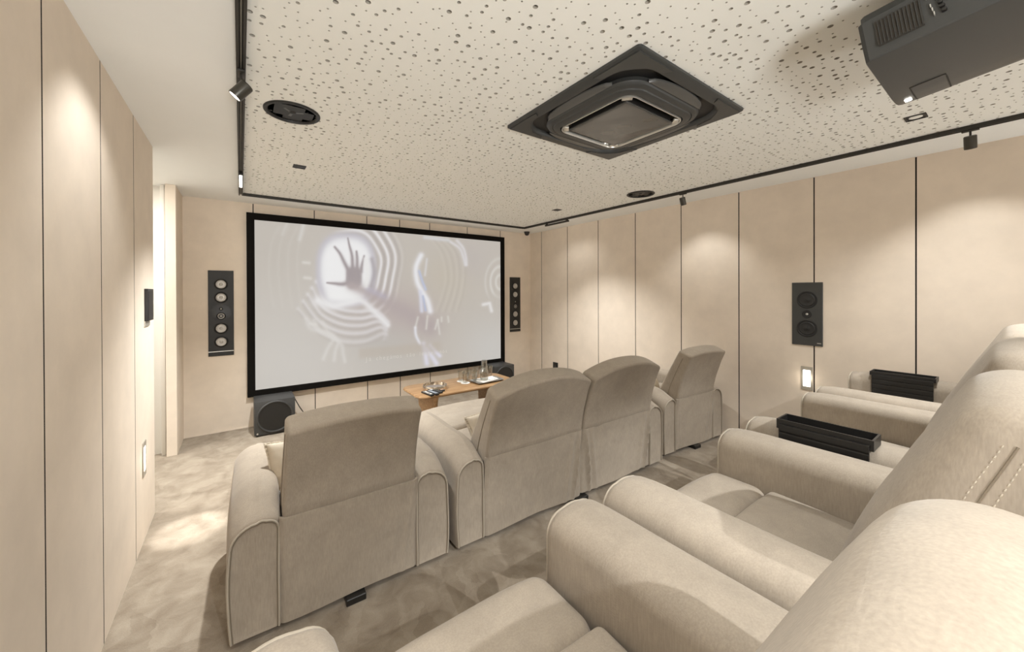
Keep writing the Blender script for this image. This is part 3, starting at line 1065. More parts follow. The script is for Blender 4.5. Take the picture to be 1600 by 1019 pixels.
    blend(stroke(smooth_pts([(649, 512), (650, 524), (656, 537)]), 2.4), (240, 240, 247), 0.9)
    for x0, y0, x1, y1, w in ((662, 538, 667, 568, 4), (667, 545, 682, 568, 4), (672, 540, 687, 556, 3.4)):
        blend(stroke([(x0, y0), (x1, y1)], w), (231, 229, 243), 0.95)
    # ripples at the right edge
    r2 = np.hypot((U - 782) / 0.8, (V - 441) / 1.25)
    rip2 = 0.5 + 0.5 * np.cos((r2 - 9) * 2 * PI / 10.5)
    blend(rip2 ** 2 * np.clip((36 - r2) / 10, 0, 1) * np.clip((470 - V) / 14, 0, 1), (231, 228, 222), 0.75)
    blend(stroke([(755, 476), (765, 474), (768, 486)], 2.8), (243, 241, 240), 0.9)
    # subtitle band, a touch warmer
    yb = 553 - (U - 560) * 0.088
    blend(np.exp(-((V - yb) / 8.5) ** 4) * np.clip((U - 558) / 6, 0, 1) * np.clip((694 - U) / 10, 0, 1), (197, 186, 173), 0.55)
    return C / 255.0

def screen():
    t = thing('projection_screen', 'wide black framed projection screen on the front wall showing a hand in rippling light', 'screen', ((SX0 + SX1) / 2, YF, SZ0))
    ox, oz = (SX0 + SX1) / 2, SZ0
    def P(x, y, z):
        return (x - ox, y - YF, z - oz)
    # frame: mitred profile
    bm = NB()
    def rect(x0, x1, z0, z1, y):
        return [P(x0, y, z0), P(x1, y, z0), P(x1, y, z1), P(x0, y, z1)]
    rings = [rect(SX0, SX1, SZ0, SZ1, YF - 0.004), rect(SX0, SX1, SZ0, SZ1, YF - 0.058), rect(SX0 + 0.004, SX1 - 0.004, SZ0 + 0.004, SZ1 - 0.004, YF - 0.062),
             rect(IX0 - 0.008, IX1 + 0.008, IZ0 - 0.008, IZ1 + 0.008, YF - 0.062), rect(IX0, IX1, IZ0, IZ1, YF - 0.050), rect(IX0, IX1, IZ0, IZ1, YF - 0.010)]
    loft(bm, rings, False, False)
    obj('frame', bm, M_FELT, t, smooth=0)
    # picture surface, coloured per vertex
    nx, nz = 470, 270
    xs = np.linspace(IX0 - 0.004, IX1 + 0.004, nx)
    zs = np.linspace(IZ0 - 0.004, IZ1 + 0.004, nz)
    XX, ZZ = np.meshgrid(xs, zs)
    U, V = project_px(XX, ZZ)
    col = picture(U, V)
    lin = np.where(col <= 0.04045, col / 12.92, ((col + 0.055) / 1.055) ** 2.4)
    verts = np.stack([XX - ox, np.full_like(XX, SY - YF), ZZ - oz], -1).reshape(-1, 3)
    idx = np.arange(nx * nz).reshape(nz, nx)
    quads = np.stack([idx[:-1, :-1], idx[:-1, 1:], idx[1:, 1:], idx[1:, :-1]], -1).reshape(-1, 4)
    me = bpy.data.meshes.new('picture_surface')
    me.from_pydata(verts.tolist(), [], quads.tolist())
    ca = me.color_attributes.new('picture', 'FLOAT_COLOR', 'POINT')
    rgba = np.concatenate([lin.reshape(-1, 3), np.ones((nx * nz, 1))], 1).astype(np.float32)
    ca.data.foreach_set('color', rgba.ravel())
    m = bpy.data.materials.new('projected_picture')
    m.use_nodes = True
    nt = m.node_tree
    b = nt.nodes['Principled BSDF']
    b.inputs['Base Color'].default_value = (0.10, 0.10, 0.10, 1)
    b.inputs['Roughness'].default_value = 0.9
    b.inputs['Specular IOR Level'].default_value = 0.1
    vc = nt.nodes.new('ShaderNodeVertexColor')
    vc.layer_name = 'picture'
    nt.links.new(vc.outputs['Color'], b.inputs['Emission Color'])
    b.inputs['Emission Strength'].default_value = SCREEN_E
    me.materials.append(m)
    me.update()
    o = bpy.data.objects.new('picture_surface', me)
    COL.objects.link(o)
    o.parent = t
    # subtitle, projected letters
    m2 = bpy.data.materials.new('projected_letters')
    m2.use_nodes = True
    b = m2.node_tree.nodes['Principled BSDF']
    b.inputs['Base Color'].default_value = (0.10, 0.10, 0.10, 1)
    b.inputs['Emission Color'].default_value = srgb(221, 215, 205)
    b.inputs['Emission Strength'].default_value = SCREEN_E
    txt = 'Já chegámos tão longe, nós'
    x = 1.315
    adv = 0.0452
    dg = bpy.context.evaluated_depsgraph_get
    for ch in txt:
        if ch != ' ':
            cu = bpy.data.curves.new('letter', 'FONT')
            cu.body = ch
            cu.size = 0.078
            cu.align_x = 'CENTER'
            cu.offset = -0.0004
            to = bpy.data.objects.new('letter_outline', cu)
            COL.objects.link(to)
            bpy.context.view_layer.update()
            me2 = bpy.data.meshes.new_from_object(to.evaluated_get(dg()))
            for v in me2.vertices:
                v.co = Vector(P(x + v.co.x * 0.86, SY - 0.0025, 0.597 + v.co.y))
            bpy.data.objects.remove(to)
            bpy.data.curves.remove(cu)
            me2.materials.clear()
            me2.materials.append(m2)
            lo = bpy.data.objects.new('subtitle_letter', me2)
            COL.objects.link(lo)
            lo.parent = o
        x += adv
SCREEN_E = 0.335
screen()

# ------------------------------------------------------------------ in-wall speakers at the screen
def driver(bm_list, parent, x, z, r, y0=0.0, name='woofer', dark=False, axis='y', sgn=-1, cone=None):
    """cone driver seen from the front; y0 is the face plane"""
    def c():
        return (x, y0, z) if axis == 'y' else (y0, x, z)
    bm = NB()
    lathe(bm, [(r * 1.32, 0.0), (r * 1.32, 0.003), (r * 1.25, 0.006), (r * 1.12, 0.008), (r * 1.02, 0.003), (r * 0.99, -0.003)], c=c(), axis=axis, n=36, flip=sgn * -1 * -1)
    su = obj(name, bm, M_RUBBER, parent)
    bm = NB()
    lathe(bm, [(r, 0.001), (r * 0.93, 0.0045), (r * 0.5, -0.001), (r * 0.42, -0.002), (r * 0.36, 0.002), (r * 0.2, 0.006), (0.0, 0.007)], c=c(), axis=axis, n=36, flip=sgn)
    obj('cone', bm, cone or (M_SATIN if dark else M_CONE), su)
    return su

def wall_speaker(x, label):
    W, HH = 0.2165, 0.912
    t = thing('wall_speaker', label, 'speaker', (x, YF, 0.818), 0, 'tall five driver speakers either side of the screen')
    bm = NB()
    bx(bm, -W / 2, W / 2, -0.010, 0.004, 0, HH, 0.002, 1)
    # lower strip, drawn as a raised black bar
    bx(bm, -W / 2 + 0.002, W / 2 - 0.002, -0.0125, -0.008, 0.004, 0.040, 0.001, 1)
    obj('faceplate', bm, M_DARK, t)
    bm = NB()
    bx(bm, -W / 2 + 0.001, W / 2 - 0.001, -0.0135, -0.008, 0.044, 0.052)
    obj('trim_strip', bm, M_SILVER, t)
    y = -0.010
    for z, r in ((0.765, 0.045), (0.624, 0.045), (0.294, 0.046), (0.150, 0.046)):
        driver(None, t, 0, z, r, y)
    driver(None, t, 0, 0.425, 0.030, y, name='midrange')
    bm = NB()
    lathe(bm, [(0.018, 0.0), (0.018, 0.004), (0.012, 0.005), (0.0105, 0.002)], c=(0, y, 0.503), axis='y', n=24, flip=-1)
    tw = obj('tweeter', bm, M_RUBBER, t)
    bm = NB()
    lathe(bm, [(0.0095, 0.001), (0.006, 0.006), (0.0, 0.008)], c=(0, y, 0.503), axis='y', n=20, flip=-1)
    obj('dome', bm, M_SILVER, tw)
    for sx, zz, r_ in ((-0.066, 0.53, 0.004), (0.066, 0.53, 0.004), (-0.092, 0.10, 0.003), (0.092, 0.10, 0.003), (0, HH - 0.022, 0.003)):
        bm = NB()
        lathe(bm, [(r_, 0.0), (r_, 0.002), (0.0, 0.002)], c=(sx, y, zz), axis='y', n=10, flip=-1)
        obj('screw', bm, M_GREY, t)
    # round waveguide plate behind the middle drivers
    bm = NB()
    lathe(bm, [(0.092, 0.0), (0.092, 0.0015), (0.089, 0.002), (0.0, 0.002)], c=(0, y, 0.462), axis='y', n=40, flip=-1)
    obj('waveguide', bm, M_SATIN, t)
    return t
wall_speaker(-0.170, 'tall black wall speaker with silver cones left of the screen')
wall_speaker(3.738, 'tall black wall speaker with silver cones right of the screen')

# side wall speaker
t = thing('surround_speaker', 'black rectangular speaker on the right wall with two dark cones', 'speaker', (XR, 1.159, 1.010))
bm = NB()
bx(bm, -0.010, 0.006, -0.111, 0.111, 0, 0.556, 0.002, 1)
obj('faceplate', bm, M_GREY, t)
for z in (0.402, 0.150):
    bm = NB()
    lathe(bm, [(0.076, 0.0), (0.074, 0.004), (0.066, 0.005), (0.060, 0.001)], c=(-0.010, 0.0, z), axis='x', n=40, flip=-1)
    w = obj('woofer', bm, M_RUBBER, t)
    bm = NB()
    lathe(bm, [(0.060, 0.001), (0.052, 0.005), (0.030, 0.001), (0.024, 0.003), (0.0, 0.008)], c=(-0.010, 0.0, z), axis='x', n=36, flip=-1)
    obj('cone', bm, M_DARK, w)
bm = NB()
lathe(bm, [(0.036, 0.0), (0.034, 0.003), (0.02, 0.003), (0.014, 0.001)], c=(-0.010, 0.0, 0.276), axis='x', n=30, flip=-1)
w = obj('tweeter', bm, M_RUBBER, t)
bm = NB()
lathe(bm, [(0.010, 0.001), (0.006, 0.006), (0.0, 0.007)], c=(-0.010, 0.0, 0.276), axis='x', n=20, flip=-1)
obj('dome', bm, M_SILVER, w)
bm = NB()
bx(bm, -0.0115, -0.009, -0.100, -0.072, 0.022, 0.028)
obj('badge', bm, M_SILVER, t)

# subwoofers
def subwoofer(x, y, label):
    t = thing('subwoofer', label, 'subwoofer', (x, y, 0), 0, 'black cube subwoofers under the screen')
    W = 0.365
    bm = NB()
    bx(bm, -W / 2, W / 2, 0, 0.31, 0.012, 0.362, 0.006, 2)
    obj('cabinet', bm, M_SUB, t)
    bm = NB()
    lathe(bm, [(0.166, 0.0), (0.166, 0.006), (0.158, 0.016), (0.150, 0.014), (0.146, 0.004)], c=(0, 0, 0.190), axis='y', n=56, flip=-1)
    obj('surround', bm, M_SUB, t)
    bm = NB()
    lathe(bm, [(0.147, 0.0), (0.147, 0.006), (0.08, 0.009), (0.0, 0.010)], c=(0, 0, 0.190), axis='y', n=48, flip=-1)
    obj('cone', bm, M_SATIN, t)
    bm = NB()
    lathe(bm, [(0.008, 0.0), (0.008, 0.003), (0.0, 0.003)], c=(-W / 2 + 0.026, 0, 0.034), axis='y', n=20, flip=-1)
    obj('logo_badge', bm, M_SILVER, t)
    for sx in (-1, 1):
        for yy in (0.03, 0.28):
            bm = NB()
            lathe(bm, [(0.014, 0), (0.014, 0.014), (0.0, 0.014)], c=(sx * (W / 2 - 0.03), yy, 0), n=14)
            obj('foot', bm, M_RUBBER, t)
    return t
subwoofer(0.290, 4.665, 'black cube subwoofer on the carpet under the left end of the screen')
subwoofer(3.255, 4.700, 'black cube subwoofer behind the coffee table under the right end of the screen')
bm = NB()
tube(bm, [(0.474, 4.95, 0.33), (0.495, 4.955, 0.28), (0.545, 4.965, 0.17), (0.60, 4.985, 0.07), (0.65, 5.03, 0.006), (0.66, 5.065, 0.006)], 0.005, 8)
tag(obj('power_cable', bm, M_BLACK), 'thin black cable hanging down the right side of the left subwoofer', 'cable')

# corner sensor
t = thing('corner_sensor', 'small black cone shaped sensor on the ceiling above the front right corner', 'sensor', (3.87, 4.92, H))
bm = NB()
lathe(bm, [(0.045, 0.0), (0.045, -0.006), (0.042, -0.03), (0.030, -0.052), (0.018, -0.062), (0.0, -0.064)], n=28)
obj('housing', bm, M_BLACK, t)
bm = NB()
lathe(bm, [(0.050, 0.0), (0.050, -0.006), (0.046, -0.007), (0.0, -0.007)], n=28)
obj('mounting_ring', bm, M_DARK, t)

# wall switch (touch panel) on the left wall
t = thing('wall_control_panel', 'dark glass control panel on the left wall beside the corridor opening', 'switch', (XL, 3.27, 1.322))
bm = NB()
bx(bm, -0.004, 0.018, -0.085, 0.085, 0.0, 0.200, 0.003, 2)
obj('housing', bm, M_DARK, t)
bm = NB()
bx(bm, 0.016, 0.0195, -0.075, 0.075, 0.012, 0.190, 0.002, 1)
obj('glass_face', bm, M_SATIN, t)
bm = NB()
bx(bm, -0.002, 0.006, -0.092, 0.05, -0.034, 0.0, 0.001, 1)
obj('back_plate', bm, M_STEEL, t)

# step lights
def step_light(x, y, z, sgn, label):
    t = thing('step_light', label, 'step light', (x, y, z), 0, 'lit step lights low in the side walls')
    bm = NB()
    h = 0.205
    oo = [(a, b) for a, b in rrect(0.042, h / 2, 0.003, 2)]
    ii = [(a, b) for a, b in rrect(0.026, h / 2 - 0.030, 0.003, 2)]
    loft(bm, [[(0.0, a, b + h / 2) for a, b in oo], [(-sgn * 0.006, a, b + h / 2) for a, b in oo], [(-sgn * 0.006, a, b + h / 2) for a, b in ii], [(0.004 * sgn, a, b + h / 2) for a, b in ii]], False, False)
    obj('bezel', bm, M_STEEL, t)
    bm = NB()
    bx(bm, min(0, -sgn * 0.004), max(0, -sgn * 0.004), -0.026, 0.026, 0.030, h - 0.030)
    obj('glowing_lens', bm, M_LED, t)
    l = bpy.data.lights.new('step_lamp', 'POINT')
    l.energy = 0.12
    l.shadow_soft_size = 0.04
    l.color = (1, 0.9, 0.75)
    o = bpy.data.objects.new('step_lamp', l)
    COL.objects.link(o)
    o.parent = t
    o.location = (-sgn * 0.06, 0, 0.10)
step_light(XR, 1.162, 0.615, 1, 'small glowing step light low on the right wall beside the second row')
step_light(XL, 3.135, 0.395, -1, 'small glowing step light low on the left wall by the corridor')

# socket on the right wall
t = thing('wall_socket', 'black double wall socket on the right wall behind the loveseat', 'socket', (XR, 4.44, 0.245))
bm = NB()
bx(bm, -0.010, 0.002, -0.055, 0.055, 0.0, 0.115, 0.003, 2)
obj('faceplate', bm, M_BLACK, t)
bm = NB()
lathe(bm, [(0.020, 0.0), (0.020, 0.003), (0.014, 0.003), (0.012, 0.001), (0.0, 0.001)], c=(-0.010, 0, 0.046), axis='x', n=20, flip=-1)
obj('socket_insert', bm, M_GREY, t)

# ================================================================== COFFEE TABLE
TZ = 0.445
def coffee_table():
    x0, x1, y0, y1 = 1.425, 2.665, 3.53, 4.10
    cx_, cy_ = (x0 + x1) / 2, (y0 + y1) / 2
    t = thing('coffee_table', 'low oak coffee table with rounded corners in front of the screen', 'table', (cx_, cy_, 0))
    hx, hy = (x1 - x0) / 2, (y1 - y0) / 2
    # boat shaped outline: ends gently bowed
    def outline(s, k=10):
        pts = []
        for a, b in rrect(hx * s, hy - (1 - s) * hx, 0.12, k):
            pts.append((a, b))
        return pts
    bm = NB()
    loft(bm, [[(a, b, TZ - 0.034) for a, b in outline(0.955)], [(a, b, TZ - 0.026) for a, b in outline(0.985)], [(a, b, TZ - 0.014) for a, b in outline(1.0)],
              [(a, b, TZ - 0.004) for a, b in outline(0.995)], [(a, b, TZ) for a, b in outline(0.985)]])
    obj('tabletop', bm, M_WOOD, t)
    for sx in (-1, 1):
        bm = NB()
        rb = []
        for z, h in ((0.0, 0.19), (0.10, 0.195), (0.25, 0.21), (0.37, 0.235), (TZ - 0.032, 0.255)):
            rb.append([((-0.415 if sx < 0 else 0.355) + a, b, z) for a, b in rrect(0.022, h, 0.018, 4)])
        loft(bm, rb)
        obj('leg', bm, M_WOOD, t)
coffee_table()

# round tray
def on_table(name, label, cat, x, y, rz=0, group=None):
    return thing(name, label, cat, (x, y, TZ), rz, group)
t = on_table('round_tray', 'round polished steel tray with a raised rim on the left half of the coffee table', 'tray', 1.700, 3.78)
bm = NB()
lathe(bm, [(0.0, 0.004), (0.118, 0.004), (0.120, 0.006), (0.122, 0.044), (0.126, 0.046), (0.128, 0.042), (0.127, 0.002), (0.122, 0.0), (0.0, 0.0)], n=56)
obj('dish', bm, M_CHROME, t)
bm = NB()
lathe(bm, [(0.1275, 0.022), (0.1292, 0.024), (0.1292, 0.027), (0.1275, 0.029)], n=56)
obj('rim_band', bm, M_CHROME, t)

# remotes
REM = [(1.545, 3.615, 'leftmost slim silver and black remote control on the coffee table', 0.19, M_SILVER),
       (1.602, 3.618, 'black remote control with pale blue keys, second from the left on the table', 0.19, M_BLUEGREY),
       (1.658, 3.640, 'plain dark remote control, third from the left on the coffee table', 0.17, M_GREY),
       (1.712, 3.672, 'short remote control with a copper key, rightmost of the remotes on the table', 0.12, M_WARMKEY)]
for x, y, lab, L_, km in REM:
    t = on_table('remote_control', lab, 'remote', x, y, R(8), 'remote controls laid in front of the round tray')
    bm = NB()
    rbox(0.0215, L_ / 2, 0.009, 0.006, 2, (2, 3, 1), lambda a, b, c: (a, b, c + 0.009), bm)
    obj('body', bm, M_BLACK, t)
    bm = NB()
    n = 6 if L_ > 0.15 else 3
    for i in range(n):
        for k in (-1, 0, 1):
            yy = -L_ / 2 + 0.022 + i * (L_ - 0.05) / (n - 0.4)
            bx(bm, k * 0.0125 - 0.0052, k * 0.0125 + 0.0052, yy, yy + 0.016, 0.017, 0.0195, 0.001, 1)
    kp = obj('keypad', bm, km, t)

# serving tray with napkin, carafe and tumblers
t = on_table('serving_tray', 'rectangular pewter serving tray under the carafe on the right half of the table', 'tray', 2.335, 3.735, R(2))
bm = NB()
def tr(s, z, r):
    return [(a, b, z) for a, b in rrect(0.175 * s + (s - 1) * 0.02, 0.105 * s + (s - 1) * 0.05, r, 5)]
loft(bm, [tr(0.86, 0.0, 0.02), tr(0.93, 0.003, 0.025), tr(1.04, 0.016, 0.03), tr(1.05, 0.019, 0.03), tr(1.02, 0.019, 0.03), tr(0.93, 0.007, 0.02), tr(0.86, 0.005, 0.02)])
obj('dish', bm, M_TRAY, t)
t = on_table('napkin', 'folded white napkin on the pewter serving tray beside the carafe', 'napkin', 2.345, 3.745, R(14))
t.location.z = TZ + 0.006
bm = NB()
rbox(0.125, 0.065, 0.004, 0.003, 2, (12, 8, 1), lambda a, b, c: (a, b, c + 0.004 + 0.004 * abs(math.sin(a * 22 + b * 9)) * (1 if c > 0 else 0)), bm)
obj('top_fold', bm, M_WHITE, t)
bm = NB()
rbox(0.060, 0.05, 0.003, 0.002, 2, (8, 6, 1), lambda a, b, c: (a + 0.055, b, c + 0.0155 + 0.002 * math.sin(a * 30)), bm)
obj('corner_fold', bm, M_WHITE, t)

def tumbler_bm(r0, r1, h):
    bm = NB()
    w = 0.0028
    lathe(bm, [(0.0, 0.0), (r0 * 0.9, 0.0), (r0, 0.004), (r1, h - 0.001), (r1 - w * 0.5, h), (r1 - w, h - 0.001), (r0 - w, 0.016), (r0 * 0.7, 0.013), (0.0, 0.013)], n=32)
    return bm
COASTERS = [(2.085, 3.900), (2.085, 3.800)]
GL = [(2.085, 3.900, 'tall clear tumbler on a white coaster, leftmost of the glasses'),
      (2.085, 3.800, 'clear tumbler on a white coaster nearest the remotes'),
      (2.195, 3.935, 'clear tumbler standing behind the front pair, just left of the carafe'),
      (2.235, 3.855, 'clear tumbler at the back left edge of the serving tray'),
      (2.345, 4.000, 'clear tumbler standing behind the carafe'),
      (2.440, 3.975, 'clear tumbler to the right of the carafe'),
      (2.535, 3.990, 'clear tumbler nearest the right subwoofer, rightmost of the glasses')]
for i, (x, y) in enumerate(COASTERS):
    bm = NB()
    lathe(bm, [(0.0, 0.0), (0.050, 0.0), (0.052, 0.002), (0.052, 0.004), (0.050, 0.005), (0.0, 0.005)], n=32)
    o = obj('coaster', bm, M_WHITE)
    o.location = (x, y, TZ)
    tag(o, ['round white coaster under the leftmost tumbler', 'round white coaster under the tumbler nearest the remotes'][i], 'coaster', 'white coasters')
g0 = None
for i, (x, y, lab) in enumerate(GL):
    z = TZ + (0.005 if i < 2 else 0.0)
    if g0 is None:
        g0 = obj('tumbler', tumbler_bm(0.031, 0.039, 0.118), M_GLASS)
        o = g0
    else:
        o = g0.copy()
        COL.objects.link(o)
    o.location = (x, y, z + 0.0002)
    tag(o, lab, 'glass', 'clear tumblers on the coffee table')
# carafe
t = on_table('water_carafe', 'clear glass water carafe capped with an upturned glass on the serving tray', 'carafe', 2.295, 3.730)
t.location.z = TZ + 0.0195
bm = NB()
lathe(bm, [(0.0, 0.0), (0.040, 0.0), (0.046, 0.006), (0.050, 0.05), (0.050, 0.085), (0.044, 0.110), (0.028, 0.135), (0.023, 0.150), (0.023, 0.195), (0.027, 0.205),
           (0.025, 0.206), (0.0205, 0.194), (0.0205, 0.150), (0.026, 0.133), (0.042, 0.108), (0.047, 0.085), (0.047, 0.05), (0.043, 0.012), (0.0, 0.010)], n=40)
obj('bottle', bm, M_GLASS, t)
bm = NB()
lathe(bm, [(0.033, 0.150), (0.033, 0.225), (0.028, 0.234), (0.0, 0.235), (0.0, 0.230), (0.026, 0.229), (0.0305, 0.223), (0.0305, 0.150)], n=36)
obj('cap_glass', bm, M_GLASS, t)

# ================================================================== RECLINERS
def nz3(x, y, z, s=1.0):
    return mnoise.noise((x * s, y * s, z * s))

def arm_ring(cx_, wa, top, r, inset, y, z0=0.03, k=7, out=0, bulge=0.0, rin=None):
    """closed section of an arm; out = -1/+1: which side is the outer one"""
    hw = wa / 2 - inset
    t_ = top - inset
    rin = r if rin is None else rin
    rl, rr = (r, rin) if out <= 0 else (rin, r)
    rl, rr = max(0.012, rl - inset * 0.5), max(0.012, rr - inset * 0.5)
    pts = []
    def P(x, z):
        f = bulge * math.sin(PI * clampf(z / top) ** 0.8)
        if out < 0:
            x -= f * clampf((cx_ + hw - x) / (2 * hw))
        elif out > 0:
            x += f * clampf((x - cx_ + hw) / (2 * hw))
        pts.append((x, y, z))
    P(cx_ - hw, z0 + inset * 0.4)
    m = 7
    for i in range(1, m):
        P(cx_ - hw, z0 + (t_ - rl - z0) * i / m)
    for i in range(k + 1):
        a = PI - PI / 2 * i / k
        P(cx_ - hw + rl + rl * math.cos(a), t_ - rl + rl * math.sin(a))
    for i in range(1, 4):
        P(cx_ - hw + rl + (2 * hw - rl - rr) * i / 4, t_ + 0.006 * math.sin(PI * i / 4))
    for i in range(k + 1):
        a = PI / 2 - PI / 2 * i / k
        P(cx_ + hw - rr + rr * math.cos(a), t_ - rr + rr * math.sin(a))
    for i in range(1, m):
        P(cx_ + hw, t_ - rr - (t_ - rr - z0) * i / m)
    P(cx_ + hw, z0 + inset * 0.4)
    return pts

def build_arm(root, cx_, wa, top, length, rear_drop, r, out, bulge, rin):
    bm = NB()
    ys = [(0.006, 0.030), (0.003, 0.016), (0.0, 0.008), (0.004, 0.003), (0.014, 0.0), (0.05, 0.0), (0.10, 0.0), (0.16, 0.0), (0.24, 0.0), (0.34, 0.0), (0.46, 0.0), (0.58, 0.0), (0.68, 0.0), (0.75, 0.0),
          (length - 0.02, 0.0), (length - 0.006, 0.003), (length, 0.009), (length - 0.002, 0.018), (length - 0.001, 0.032)]
    rings = []
    def top_at(y):
        return top - rear_drop * (1 - sstep(-0.05, 0.22, y)) ** 1.3 - 0.008 * sstep(length - 0.10, length, y)
    for y, ins in ys:
        rings.append(arm_ring(cx_, wa, top_at(y), r, ins, y, out=out, bulge=bulge * (0.45 + 0.55 * sstep(0, 0.4, y)), rin=rin))
    loft(bm, rings)
    for v in bm.verts:
        w = 0.004 * nz3(v.co.x * 5, v.co.y * 5 + cx_ * 7, v.co.z * 5)
        v.co.x += w
        v.co.z += w * 0.4
    arm = obj('arm', bm, M_SUEDE, root, smooth=50)
    for (y, sg) in ((0.0, -1), (length, 1)):
        b_ = bulge * (0.45 + 0.55 * sstep(0, 0.4, y))
        bm = NB()
        tube(bm, arm_ring(cx_, wa, top_at(y), r, 0.0075, y + sg * 0.001, out=out, bulge=b_, rin=rin), 0.0042, 6)
        for v in bm.verts:
            w = 0.004 * nz3(v.co.x * 5, v.co.y * 5 + cx_ * 7, v.co.z * 5)
            v.co.x += w
            v.co.z += w * 0.4
        obj('piping', bm, M_PIPE, arm)
        bm = NB()
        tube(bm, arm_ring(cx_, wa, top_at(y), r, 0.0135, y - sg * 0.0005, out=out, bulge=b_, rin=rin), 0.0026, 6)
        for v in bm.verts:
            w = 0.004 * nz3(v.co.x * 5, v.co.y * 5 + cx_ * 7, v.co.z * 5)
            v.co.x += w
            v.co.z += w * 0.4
        obj('seam', bm, M_SEAMD, arm)  # dark tube drawn as the shaded groove inside the piping
    return arm

def build_back(root, cx_, w, z0, ztop, front, rear, dome, bulge, topdrop=0.04, seed=0, stitch=False, round_=0.055, taper=0.03):
    hz = (ztop - z0) / 2
    hy = 0.085
    hx = w / 2
    def fn(x, y, z):
        v = y / hy
        s = x / hx
        tz = (z + hz) / (2 * hz)
        zz = z0 + tz * (ztop - z0)
        top_w = sstep(0.55, 1.0, tz)
        zz += dome * (1 - abs(s) ** 2.2) * top_w - topdrop * (1 - v) / 2 * sstep(0.7, 1.0, tz)
        f, r_ = front(zz), rear(zz)
        m = (v + 1) / 2
        yy = r_ + (f - r_) * m
        if v > 0:
            yy += bulge * (1 - abs(s) ** 2.6) * (0.4 + 0.6 * math.sin(PI * clampf(tz))) * v
        n_ = 0.005 * nz3(x * 4 + seed, zz * 4, v * 1.5) + 0.002 * nz3(x * 13 + seed, zz * 13, v * 2)
        yy += n_
        xx = x * (1 - taper * sstep(0.3, 1.0, tz))
        return (cx_ + xx, yy, zz)
    bm = rbox(hx, hy, hz, round_, 5, (14, 4, 16), fn)
    b = obj('backrest', bm, M_SUEDE, root, smooth=60)
    # side panel seams
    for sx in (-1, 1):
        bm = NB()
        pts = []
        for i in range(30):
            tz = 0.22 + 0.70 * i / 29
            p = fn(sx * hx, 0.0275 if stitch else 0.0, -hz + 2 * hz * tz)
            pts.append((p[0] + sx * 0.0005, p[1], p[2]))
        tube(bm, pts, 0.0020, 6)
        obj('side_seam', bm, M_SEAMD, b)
    if stitch:
        for sx in (-1, 1):
            for off in (0.015, 0.040):
                bm = NB()
                n = 30
                for i in range(n):
                    t0 = 0.30 + 0.62 * i / n
                    t1 = t0 + 0.62 / n * 0.66
                    P0, P1 = fn(sx * hx, off, -hz + 2 * hz * t0), fn(sx * hx, off, -hz + 2 * hz * t1)
                    tube(bm, [(P0[0] - sx * 0.001, P0[1], P0[2]), ((P0[0] + P1[0]) / 2 + sx * 0.0006, (P0[1] + P1[1]) / 2, (P0[2] + P1[2]) / 2), (P1[0] - sx * 0.001, P1[1], P1[2])], 0.0014, 5)
                obj('stitching', bm, M_SEAM, b)
    return b

def build_skirt(root, cx_, w, ztop, ytop, folds=(0.4, 0.4), seed=0):
    bm = NB()
    nx, nz = 90, 30
    hw = w / 2
    grid = []
    for side in (0, 1):
        g = []
        for j in range(nz + 1):
            t_ = j / nz
            z = 0.035 + (ztop - 0.035) * t_
            row = []
            for i in range(nx + 1):
                x = -hw + w * i / nx
                dl, dr = x + hw, hw - x
                y = ytop * t_ ** 2
                env = math.sin(PI * clampf(0.08 + 0.9 * t_)) ** 0.7
                for d, a in ((dl, folds[0]), (dr, folds[1])):
                    c_ = d - 0.055 * (1 - t_)
                    y -= a * 0.020 * math.exp(-((c_ - 0.028) / 0.013) ** 2) * env
                    y -= a * 0.014 * math.exp(-((d - 0.085 - 0.07 * (1 - t_)) / 0.018) ** 2) * env * 0.8
                    y += 0.012 * math.exp(-(d / 0.012) ** 2)
                y += 0.003 * nz3(x * 5 + seed, z * 4, 0.5)
                zz = z + (0.006 * math.sin(x * 9 + seed) if j == 0 else 0)
                row.append(bm.verts.new((cx_ + x, y + (0.018 if side else 0), zz)))
            g.append(row)
        grid.append(g)
    for side in (0, 1):
        g = grid[side]
        for j in range(nz):
            for i in range(nx):
                q = (g[j][i], g[j][i + 1], g[j + 1][i + 1], g[j + 1][i])
                bm.faces.new(q if side == 0 else q[::-1])
    a, b = grid
    for i in range(nx):
        bm.faces.new((a[0][i], b[0][i], b[0][i + 1], a[0][i + 1]))
        bm.faces.new((a[nz][i], a[nz][i + 1], b[nz][i + 1], b[nz][i]))
    for j in range(nz):
        bm.faces.new((a[j][0], a[j + 1][0], b[j + 1][0], b[j][0]))
        bm.faces.new((a[j][nx], b[j][nx], b[j + 1][nx], a[j + 1][nx]))
    return obj('back_panel', bm, M_SUEDE, root, smooth=60)

